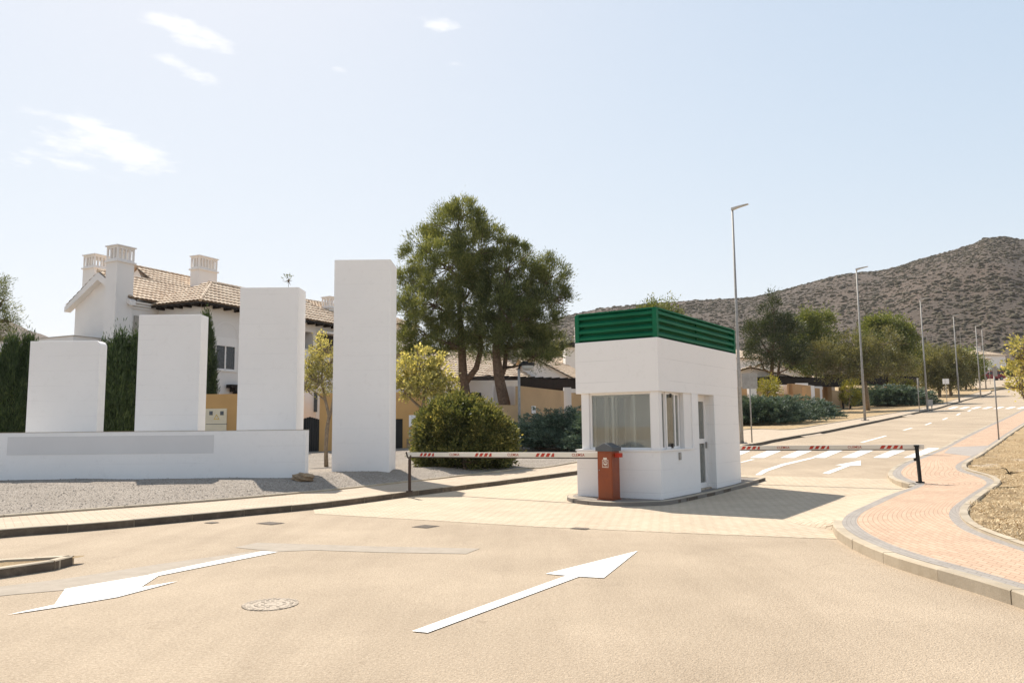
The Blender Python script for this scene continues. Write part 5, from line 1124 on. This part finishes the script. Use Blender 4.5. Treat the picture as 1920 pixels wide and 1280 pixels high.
# --- little yellow-leaved trees
Y1 = 30.; b = gp(795, 868, BEDOFF+.02); b = (float(P2(800, 800, Y1)[0]), Y1)
tree('small_tree', 'small tree with bright yellow-green leaves rising behind the big round shrub', 'tree', (b[0], b[1], g(*b)+.1), [([(b[0], b[1], g(*b)), Tp(797, 790, Y1), Tp(793, 765, Y1), Tp(797, 730, Y1), Tp(795, 700, Y1)], [.10, .09, .08, .05, .03]), ([Tp(793, 768, Y1), Tp(775, 752, Y1), Tp(758, 735, Y1), Tp(755, 715, Y1)], [.055, .045, .035, .02]), ([Tp(796, 775, Y1), Tp(815, 755, Y1), Tp(835, 735, Y1)], [.05, .04, .02])],
    [Lb(790, 682, 38, 32, Y1), Lb(770, 700, 32, 32, Y1, .4), Lb(820, 700, 32, 30, Y1, .2), Lb(765, 722, 26, 22, Y1), Lb(800, 722, 40, 26, Y1, -.5), Lb(842, 725, 24, 20, Y1), Lb(838, 752, 26, 18, Y1)], 'yellow_leaves', 'pale_bark', dens=7.5, per=30, rc=.18, ll=.13, lw=.08, shell=.35, twigs=.7)
Y2 = 28.; b = gp(612, 871, BEDOFF+.1); Y2 = b[1]
tree('small_tree', 'slender tree with thin pale trunk and yellowish leaves between the two tallest slabs', 'tree', (b[0], b[1], gz(*b)), [([(b[0], b[1], gz(*b)-.05), Tp(611, 840, Y2), Tp(613, 805, Y2), Tp(617, 780, Y2), Tp(609, 745, Y2), Tp(603, 715, Y2), Tp(605, 680, Y2)], [.085, .07, .075, .06, .05, .035, .02]), ([Tp(617, 785, Y2), Tp(622, 765, Y2), Tp(628, 730, Y2), Tp(625, 690, Y2)], [.06, .05, .04, .02]), ([Tp(609, 750, Y2), Tp(595, 738, Y2), Tp(580, 725, Y2)], [.03, .025, .015])],
    [Lb(606, 652, 28, 24, Y2), Lb(583, 690, 28, 28, Y2), Lb(618, 680, 34, 32, Y2, .3), Lb(598, 712, 36, 26, Y2, -.3), Lb(575, 722, 22, 20, Y2), Lb(640, 700, 30, 34, Y2)], 'yellow_leaves', 'pale_bark', dens=8.5, per=30, rc=.18, ll=.085, lw=.05, shell=.3, twigs=.8)
# --- the big clipped shrub
def shrub(name, label, cat, px, pyb, lobes, matn, off=BEDOFF, dens=9, per=46, rc=.16, ll=.07, lw=.042, **k):
    x, y = gp(px, pyb, off); base = (x, y, g(x, y)+off)
    return tree(name, label, cat, base, [([(x+.0, y+.3, base[2]-.1), (x, y+.3, base[2]+.3)], [.07, .05])], lobes, matn, 'bark', dens=dens, per=per, rc=rc, ll=ll, lw=lw, twigs=.15, **k)
YS = gp(870, 886, BEDOFF)[1]+1.6
shrub('round_shrub', 'big dense rounded green shrub with yellow tips behind the left boom', 'shrub', 870, 886, [Lb(868, 815, 92, 68, YS, 0, 80), Lb(835, 805, 60, 56, YS, -.3), Lb(905, 820, 62, 58, YS, -.3), Lb(868, 850, 94, 34, YS, -.3, 80), Lb(820, 845, 48, 38, YS, -.2), Lb(925, 845, 46, 36, YS, -.1), Lb(860, 760, 44, 22, YS)], 'hedge_leaves', dens=17, per=44, shell=.75, ll=.10, lw=.06)
# --- junipers: layered feathery sprays
def juniper(label, specs, seed=1, n=190, lk=1., group='spreading junipers'):
    """specs: (px, py base, half width m, height m)"""
    x0, y0 = gp(specs[0][0], specs[0][1], BEDOFF); r = empty('juniper', (x0, y0, g(x0, y0)+BEDOFF), label, 'juniper', group); P_ = []; D_ = []; mb = MB()
    for (px, pyb, hw, h) in specs:
        x, y = gp(px, pyb, BEDOFF); y += hw*.5; z = g(x, y)+BEDOFF
        for i in range(n):
            a = random.uniform(0, 2*math.pi); el = random.uniform(.05, 1.0); reach = hw*random.uniform(.55, 1.1); top = h*el*random.uniform(.8, 1.15)
            ex, ey = math.cos(a), math.sin(a)*.8; pts = []
            for t_ in (0, .35, .7, 1): pts.append(Vector((x+ex*reach*t_*(1-.45*el), y+ey*reach*t_*(1-.45*el), z+top*(1-(1-t_)**2)*.95-.10*t_*t_*top+.05)))
            if i % 5 == 0: mb.tube([Vector((x0, y0+.8, z+.05)), Vector((x, y, z+.1))]+pts[2:], [.03, .022, .012, .005], 4, cap=False)
            for j in range(64):
                t_ = 1-abs(random.gauss(0, .34)); t_ = max(.15, t_); k_ = min(2, int(t_*3)); f_ = t_*3-k_; p = pts[k_].lerp(pts[k_+1], min(1, f_)); dr = (pts[k_+1]-pts[k_]).normalized(); sw_ = (.13*(1.15-t_)+.035)*lk**.5
                P_.append((p.x+random.gauss(0, sw_*.6), p.y+random.gauss(0, sw_*.6), p.z+random.gauss(0, .045))); D_.append((dr.x+random.gauss(0, .45), dr.y+random.gauss(0, .45), dr.z+.25+random.gauss(0, .3)))
    leaf_mesh('crown', np.array(P_), np.array(D_), .13*lk, .035*lk, 'juniper_leaves', r); mb.build('branches', 'bark', r)
juniper('dark juniper mound between the round shrub and the booth', [(1045, 846, 2.4, 1.9), (1000, 846, 1.9, 1.5), (1085, 846, 2.2, 1.9), (1130, 848, 2.0, 1.7)])
juniper('wide low blue-green juniper behind the nearest lamp post', [(1402, 797, 2.4, 1.9), (1435, 797, 2.5, 1.9), (1470, 796, 2.6, 2.0), (1500, 792, 2.7, 1.8), (1535, 786, 2.4, 1.4)], n=190, lk=1.3)
juniper('juniper bed beyond the leaning trunk, left of the third lamp post', [(1650, 762, 3.4, 2.3), (1680, 762, 3.4, 2.4), (1710, 761, 3.4, 2.2), (1732, 759, 2.6, 1.8)], n=170, lk=1.7)
# --- cypress hedge plants behind the slabs
def cypress(px, ytop, ybase_Y, wpx_, label, n=26000):
    Y = ybase_Y; x = X(px, 750, Y); z0 = gz(x, Y) if Y < 46 else g(x, Y); zt_ = Zz(px, ytop, Y); w = wpx_*Y/F; r = empty('cypress', (x, Y, z0), label, 'cypress', 'cypresses behind the slabs')
    nb = n//40; a = RNG.uniform(0, 6.283, nb); hh = RNG.uniform(0, 1, nb); rad = w*(.62+.38*RNG.uniform(0, 1, nb)**.5)*np.clip((1.08-hh)*2.6, .12, 1)*(1+.16*np.sin(3*a+hh*5))
    c = np.stack([x+rad*np.cos(a), Y+rad*np.sin(a), z0+hh*(zt_-z0)*(1+.05*np.sin(5*a))], 1); idx_ = np.repeat(np.arange(nb), 40); o_ = RNG.normal(size=(len(idx_), 3))*np.array([.06, .06, .20])*(Y/25)**.5
    leaf_mesh('crown', c[idx_]+o_, np.stack([np.cos(a[idx_])*.3, np.sin(a[idx_])*.3, np.full(len(idx_), 1.3)], 1)+RNG.normal(size=(len(idx_), 3))*.28, .15*(Y/25)**.6, .026*(Y/25)**.6, 'cypress_leaves', r)
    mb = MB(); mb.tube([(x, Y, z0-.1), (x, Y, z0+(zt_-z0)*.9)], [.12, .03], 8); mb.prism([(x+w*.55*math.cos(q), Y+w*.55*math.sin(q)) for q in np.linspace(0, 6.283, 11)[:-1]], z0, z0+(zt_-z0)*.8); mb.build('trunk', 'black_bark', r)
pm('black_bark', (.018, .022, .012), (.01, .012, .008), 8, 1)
cypress(-30, 650, 25.2, 34, 'cypress cut off by the left frame edge'); cypress(16, 655, 25.0, 30, 'leftmost fully dark cypress beside the shortest slab'); cypress(48, 652, 25.4, 26, 'cypress tucked behind the left edge of the shortest slab')
cypress(196, 664, 25.4, 27, 'cypress just right of the shortest slab'); cypress(220, 652, 25.2, 25, 'middle cypress between the two shorter slabs'); cypress(246, 650, 25.5, 28, 'brighter-tipped cypress against the second slab')
cypress(382, 608, 42.0, 20, 'lone cypress peeking out right of the second slab')
# --- trees at the edges and beyond
b = P2(-25, 780, 46); tree('pine_tree', 'pine at the left frame edge above the low flat roof', 'tree', (b[0], b[1], .4), [([(b[0], b[1], 0), Tp(-25, 700, 46), Tp(-22, 600, 46), Tp(-25, 540, 46)], [.3, .25, .15, .06])], [Lb(-20, 535, 36, 24, 46), Lb(-10, 580, 36, 26, 46), Lb(-25, 610, 48, 30, 46), Lb(-10, 632, 38, 18, 46), Lb(5, 560, 18, 14, 46), Lb(14, 600, 18, 14, 46)], 'dark_pine_needles', 'bark', dens=2.2, per=80, rc=.36, ll=.18, lw=.035, updir=.6, shell=.3)
def T(label, px, pyb, Y, lobes, matn, trunk=None, tw=.16, name='broadleaf_tree', **k):
    k['dens'] = k['dens']/1.5; k['rc'] = k['rc']*1.28; k['ll'] = k['ll']*1.25; k['lw'] = k['lw']*1.25; k['per'] = int(k['per']*1.1)
    x, y = P2(px, 740, Y); z = g(x, y)+.1; top = lobes[0][0]
    tr2 = trunk or [([(x, y, z-.2), (x+.1, y, z+1.2), ((x+top[0])/2, y, (z+top[2])/2+.4), top], [tw, tw*.85, tw*.6, tw*.25])]
    return tree(name, label, 'tree', (x, y, z), tr2, lobes, matn, k.pop('barkm', 'bark'), **k)
pk_ = dict(dens=1.7, per=80, rc=.42, ll=.20, lw=.045, updir=.6, shell=.35)
T('dark pine with two bare trunks right of the booth', 1452, 745, 74, [Lb(1452, 620, 44, 34, 74), Lb(1450, 585, 22, 26, 74), Lb(1447, 562, 9, 14, 74), Lb(1440, 655, 46, 28, 74, -1), Lb(1478, 660, 38, 30, 74, 1), Lb(1420, 625, 26, 24, 74), Lb(1480, 620, 28, 30, 74), Lb(1425, 672, 34, 16, 74), Lb(1490, 680, 26, 14, 74)], 'conifer_needles', trunk=[([(*P2(1449, 735, 74), 1.9), Tp(1447, 700, 74), Tp(1449, 665, 74), Tp(1452, 600, 74)], [.22, .19, .15, .06]), ([(*P2(1457, 735, 74.6), 1.9), Tp(1459, 700, 74.6), Tp(1464, 660, 74.6)], [.17, .14, .08])], name='pine_tree', **pk_)
T('light green tree between the dark pine and the broad tree', 1530, 740, 84, [Lb(1528, 625, 38, 34, 84), Lb(1510, 605, 26, 24, 84), Lb(1535, 600, 26, 20, 84), Lb(1500, 655, 32, 34, 84), Lb(1545, 650, 30, 28, 84, -1), Lb(1520, 680, 36, 22, 84)], 'broad_leaves', dens=1.6, per=70, rc=.5, ll=.17, lw=.1, shell=.4)
YB = 71
T('broad spreading tree with a leaning pale trunk beside the second lamp post', 1625, 770, YB, [Lb(1622, 665, 48, 30, YB), Lb(1590, 680, 44, 32, YB, .5), Lb(1655, 675, 44, 32, YB, .5), Lb(1555, 680, 34, 34, YB), Lb(1630, 690, 52, 20, YB, -1), Lb(1575, 692, 40, 22, YB, -1), Lb(1690, 690, 34, 28, YB), Lb(1600, 645, 40, 26, YB, 1), Lb(1655, 640, 34, 26, YB, 1), Lb(1540, 660, 24, 24, YB)], 'dusty_leaves', trunk=[([(*gp(1628, 768, HK), 1.4), Tp(1624, 735, YB), Tp(1619, 705, YB), Tp(1622, 680, YB)], [.24, .2, .16, .1]), ([Tp(1620, 712, YB), Tp(1640, 692, YB), Tp(1655, 672, YB)], [.13, .1, .05]), ([Tp(1619, 708, YB), Tp(1600, 690, YB), Tp(1585, 675, YB)], [.12, .09, .05])], barkm='pale_bark', dens=2.0, per=54, rc=.4, ll=.13, lw=.07, shell=.3, twigs=.8)
T('tall green tree with a bright rounded crown behind the broad tree', 1665, 745, 92, [Lb(1665, 615, 42, 28, 92), Lb(1640, 630, 34, 30, 92), Lb(1690, 640, 32, 32, 92), Lb(1660, 650, 50, 30, 92, -1), Lb(1700, 670, 26, 26, 92), Lb(1648, 605, 26, 18, 92)], 'broad_leaves', dens=1.5, per=70, rc=.5, ll=.18, lw=.11, shell=.4)
T('dense dark tree with two pale trunks between the third and fourth lamps', 1765, 750, 106, [Lb(1760, 680, 40, 32, 106), Lb(1790, 685, 34, 34, 106), Lb(1740, 700, 28, 26, 106), Lb(1775, 708, 40, 20, 106, -1), Lb(1810, 700, 22, 24, 106)], 'dusty_leaves', trunk=[([(*P2(1762, 752, 106), 3.6), Tp(1761, 725, 106), Tp(1760, 690, 106)], [.22, .2, .1]), ([(*P2(1785, 750, 107), 3.7), Tp(1781, 725, 107), Tp(1785, 690, 107)], [.2, .18, .1])], barkm='pale_bark', dens=1.5, per=64, rc=.5, ll=.18, lw=.10, shell=.4)
T('dark tree mass left of the third lamp post', 1735, 750, 112, [Lb(1735, 670, 30, 28, 112), Lb(1720, 700, 34, 26, 112), Lb(1750, 700, 30, 28, 112)], 'dusty_leaves', dens=1.3, per=60, rc=.55, ll=.2, lw=.12, shell=.4)
T('green tree between the fourth and fifth lamps', 1812, 740, 126, [Lb(1812, 678, 24, 24, 126), Lb(1800, 700, 26, 26, 126), Lb(1826, 695, 18, 22, 126)], 'broad_leaves', dens=1.2, per=60, rc=.6, ll=.22, lw=.13, shell=.4)
T('small tree in front of the distant villa', 1840, 715, 165, [Lb(1842, 690, 14, 12, 165), Lb(1850, 700, 12, 9, 165), Lb(1880, 700, 16, 10, 165)], 'broad_leaves', dens=1.2, per=60, rc=.6, ll=.22, lw=.13, shell=.4)
T('light green tree top showing above the booth parapet', 1235, 760, 70, [Lb(1235, 585, 34, 24, 70), Lb(1210, 595, 24, 18, 70), Lb(1262, 592, 22, 16, 70), Lb(1230, 610, 44, 24, 70)], 'broad_leaves', dens=1.6, per=60, rc=.45, ll=.17, lw=.09, shell=.3)
T('bushy green tree behind the villas left of the booth', 1040, 740, 95, [Lb(1040, 660, 30, 24, 95), Lb(1015, 668, 24, 20, 95), Lb(1062, 668, 16, 18, 95)], 'dusty_leaves', dens=1.3, per=60, rc=.55, ll=.2, lw=.12, shell=.4)
T('tall bare-tipped sapling rising behind the third slab', 541, 700, 60, [Lb(541, 524, 8, 9, 60), Lb(541, 560, 6, 12, 60)], 'dark_pine_needles', dens=2, per=14, rc=.2, ll=.14, lw=.06, shell=.2, tw=.06)
T('pale green tree behind the long pergola right of the dark pine', 1500, 735, 90, [Lb(1485, 695, 30, 14, 90), Lb(1515, 690, 26, 18, 90)], 'dusty_leaves', dens=1.4, per=60, rc=.5, ll=.17, lw=.1, shell=.4)
YE = 21.
xe, ye = P2(2060, 800, YE); tree('small_tree', 'yellow-green branches reaching in from the right frame edge', 'tree', (xe, ye, g(xe, ye)+.1), [([(xe, ye, g(xe, ye)), (xe-.1, ye, 1.6), Tp(2040, 720, YE), Tp(2030, 670, YE)], [.12, .1, .07, .04]), ([Tp(2045, 745, YE), Tp(1985, 735, YE), Tp(1925, 752, YE)], [.05, .03, .012]), ([Tp(2040, 720, YE), Tp(1960, 690, YE), Tp(1915, 690, YE)], [.05, .03, .012])],
    [Lb(1925, 650, 30, 16, YE), Lb(1930, 690, 40, 20, YE), Lb(1915, 718, 26, 14, YE), Lb(1975, 650, 46, 30, YE), Lb(1990, 700, 50, 40, YE), Lb(1925, 738, 16, 10, YE), Lb(1912, 665, 14, 8, YE), Lb(2050, 670, 60, 60, YE)], 'yellow_leaves', 'pale_bark', dens=14, per=26, rc=.16, ll=.085, lw=.05, shell=.2, twigs=.8)
# --- small shrubs on the right
def ball(label, px, pyb, cpx, cpy, rx, rz, matn, Y, name='topiary'): return shrub(name, label, 'shrub', px, pyb, [Lb(cpx, cpy, rx, rz, Y), Lb(cpx, cpy+rz*.4, rx*.85, rz*.55, Y)], matn, dens=4, per=44, rc=.26, ll=.13, lw=.075, shell=.7)
ball('yellow-green rounded topiary behind the wide juniper', 1440, 790, 1440, 724, 19, 19, 'topiary_leaves', 57)
ball('tall round topiary with a golden top beside the second lamp post', 1595, 768, 1595, 733, 19, 25, 'topiary_leaves', 78)
ball('low golden shrub above the far juniper bed', 1690, 760, 1690, 722, 26, 12, 'topiary_leaves', 90, 'round_shrub')
mb = MB(); px_, py_ = gp(1893, 888, hr); zz_ = g(px_, py_)+hr(px_, py_)
for d_ in ((-.12, .02, .13), (.06, .0, .05), (-.05, .03, .02), (.16, -.03, .03)): mb.tube([(px_, py_, zz_), (px_+d_[0]*.6, py_+d_[1], zz_+d_[2]*1.0), (px_+d_[0]*1.6, py_+d_[1]*2, zz_+d_[2]*1.2)], [.018, .014, .006], 6)
o = mb.build('broken_branch', 'black_bark'); setp(o, 'small dark forked dead branch lying on the dry verge', 'branch')

# ================================================================ HILLS
def hill(name, ridge, D0, D1, label=None, n=240, m=110, rough=1.0, seed=0, back=1.6):
    rx = [p[0] for p in ridge]; ry = [p[1] for p in ridge]; vs = []; us = np.linspace(rx[0], rx[-1], n)
    def nf(x, y):
        s_ = 0
        for k in range(1, 7): fq = .004*2**k; s_ += math.sin(x*fq*1.1+seed+k*1.7+math.sin(y*fq*.7)*1.3)*math.cos(y*fq*.9+k*2.3+seed)/1.75**k
        return s_
    for i, u_ in enumerate(us):
        py = float(np.interp(u_, rx, ry)); d = ray(u_, py)
        for j in range(m+1):
            t_ = j/m*back; Y = D0+(D1-D0)*t_; top = EYE+d[2]*D1; base = 10.5 if u_ > 1000 else .5; base = min(base, top); e0_ = (base-EYE)/D0; e1_ = d[2]
            pr_ = math.sin(min(t_, 1)*math.pi/2)**1.2; z = EYE+Y*(e0_+(e1_-e0_)*pr_) if t_ <= 1 else top-(top-base)*(t_-1)*1.6
            x = d[0]*Y; amp = rough*(top-base)*.075*math.sin(min(t_, 1)*math.pi)**.8
            z += nf(x, Y)*amp+abs(math.sin(x*.021+Y*.004+seed))*amp*.45 if t_ < 1 else 0
            vs.append((x, Y, z))
    fs = [(i*(m+1)+j, (i+1)*(m+1)+j, (i+1)*(m+1)+j+1, i*(m+1)+j+1) for i in range(n-1) for j in range(m)]
    mb = MB(); mb.v = vs; mb.f = fs; mb.m = [0]*len(fs); o = mb.build(name, 'hillside', smooth=True); o['kind'] = 'structure'; return vs, n, m, back
R1 = [(700, 790), (800, 740), (900, 690), (980, 635), (1040, 598), (1130, 578), (1200, 571), (1300, 563), (1400, 559), (1430, 554), (1480, 542), (1520, 531), (1570, 518), (1600, 514), (1650, 509), (1690, 498), (1730, 484), (1780, 471), (1830, 456), (1845, 448), (1885, 445), (1920, 451), (2000, 480), (2150, 540), (2400, 640), (2700, 740)]
vs, hn, hm, hbk = hill('hill', R1, 205, 540, seed=1.3, n=280, m=120)
hill('hill', [(-900, 560), (-500, 540), (-200, 560), (-60, 575), (20, 604), (36, 610), (50, 619), (62, 623), (78, 627), (95, 634), (130, 655), (300, 740), (420, 790)], 320, 640, seed=4, n=120, m=40)
# scrub dotted over the hillside: one countless mass
bm = bmesh.new(); bmesh.ops.create_icosphere(bm, subdivisions=1, radius=1); iv = np.array([v.co for v in bm.verts]); if_ = np.array([[v.index for v in f.verts] for f in bm.faces]); bm.free()
NB = 60000; V_ = np.array(vs).reshape(hn, hm+1, 3); ii = RNG.integers(35, hn-30, NB); jj = (RNG.uniform(0, 1, NB)*(hm/hbk-1)).astype(int); f1_ = RNG.uniform(0, 1, NB)[:, None]; f2_ = RNG.uniform(0, 1, NB)[:, None]
pp = (V_[ii, jj]*(1-f1_)+V_[ii+1, jj]*f1_)*(1-f2_)+(V_[ii, jj+1]*(1-f1_)+V_[ii+1, jj+1]*f1_)*f2_
patch = np.sin(pp[:, 0]*.045+np.sin(pp[:, 1]*.03)*2)+np.sin(pp[:, 1]*.05+pp[:, 2]*.12+1)+np.sin(pp[:, 0]*.13-pp[:, 1]*.09); keep = RNG.uniform(-2.2, 2.2, NB) < patch+1.1; pp = pp[keep]; NB = len(pp)
sc = RNG.lognormal(-.1, .55, NB)*.48; sc = np.minimum(sc, 1.5)
vv = iv[None]*(sc[:, None, None]*np.array([1.25, 1.25, .62]))*(1+.3*RNG.uniform(-1, 1, (NB, len(iv), 1)))+pp[:, None]+np.array([0, 0, .0])
vv = vv.reshape(-1, 3); ff = (if_[None]+(np.arange(NB)*len(iv))[:, None, None]).reshape(-1, 3)
me = bpy.data.meshes.new('hill_scrub'); me.vertices.add(len(vv)); me.vertices.foreach_set('co', vv.reshape(-1)); me.loops.add(len(ff)*3); me.loops.foreach_set('vertex_index', ff.reshape(-1).astype(np.int32)); me.polygons.add(len(ff))
me.polygons.foreach_set('loop_start', np.arange(0, len(ff)*3, 3, dtype=np.int32)); me.polygons.foreach_set('loop_total', np.full(len(ff), 3, dtype=np.int32)); me.update(calc_edges=True); me.materials.append(MT['scrub_leaves'])
o = link(bpy.data.objects.new('hill_scrub', me)); setp(o, 'dark low scrub dotted all over the brown hillside', 'scrub', kind='stuff')

# ================================================================ AIR
if HAZE:
    m = bpy.data.materials.new('haze'); m.use_nodes = True; t = m.node_tree; t.nodes.clear(); vo = t.nodes.new('ShaderNodeVolumePrincipled'); vo.inputs['Density'].default_value = HAZE; vo.inputs['Color'].default_value = (.93, .94, .96, 1); vo.inputs['Anisotropy'].default_value = .3
    ou = t.nodes.new('ShaderNodeOutputMaterial'); t.links.new(vo.outputs[0], ou.inputs['Volume']); MT['haze'] = m
    mb = MB(); mb.box(-2100, 2100, -2100, 2100, -1.1, 175); o = mb.build('haze', 'haze'); setp(o, 'thin pale summer haze filling the air', 'haze', kind='stuff')
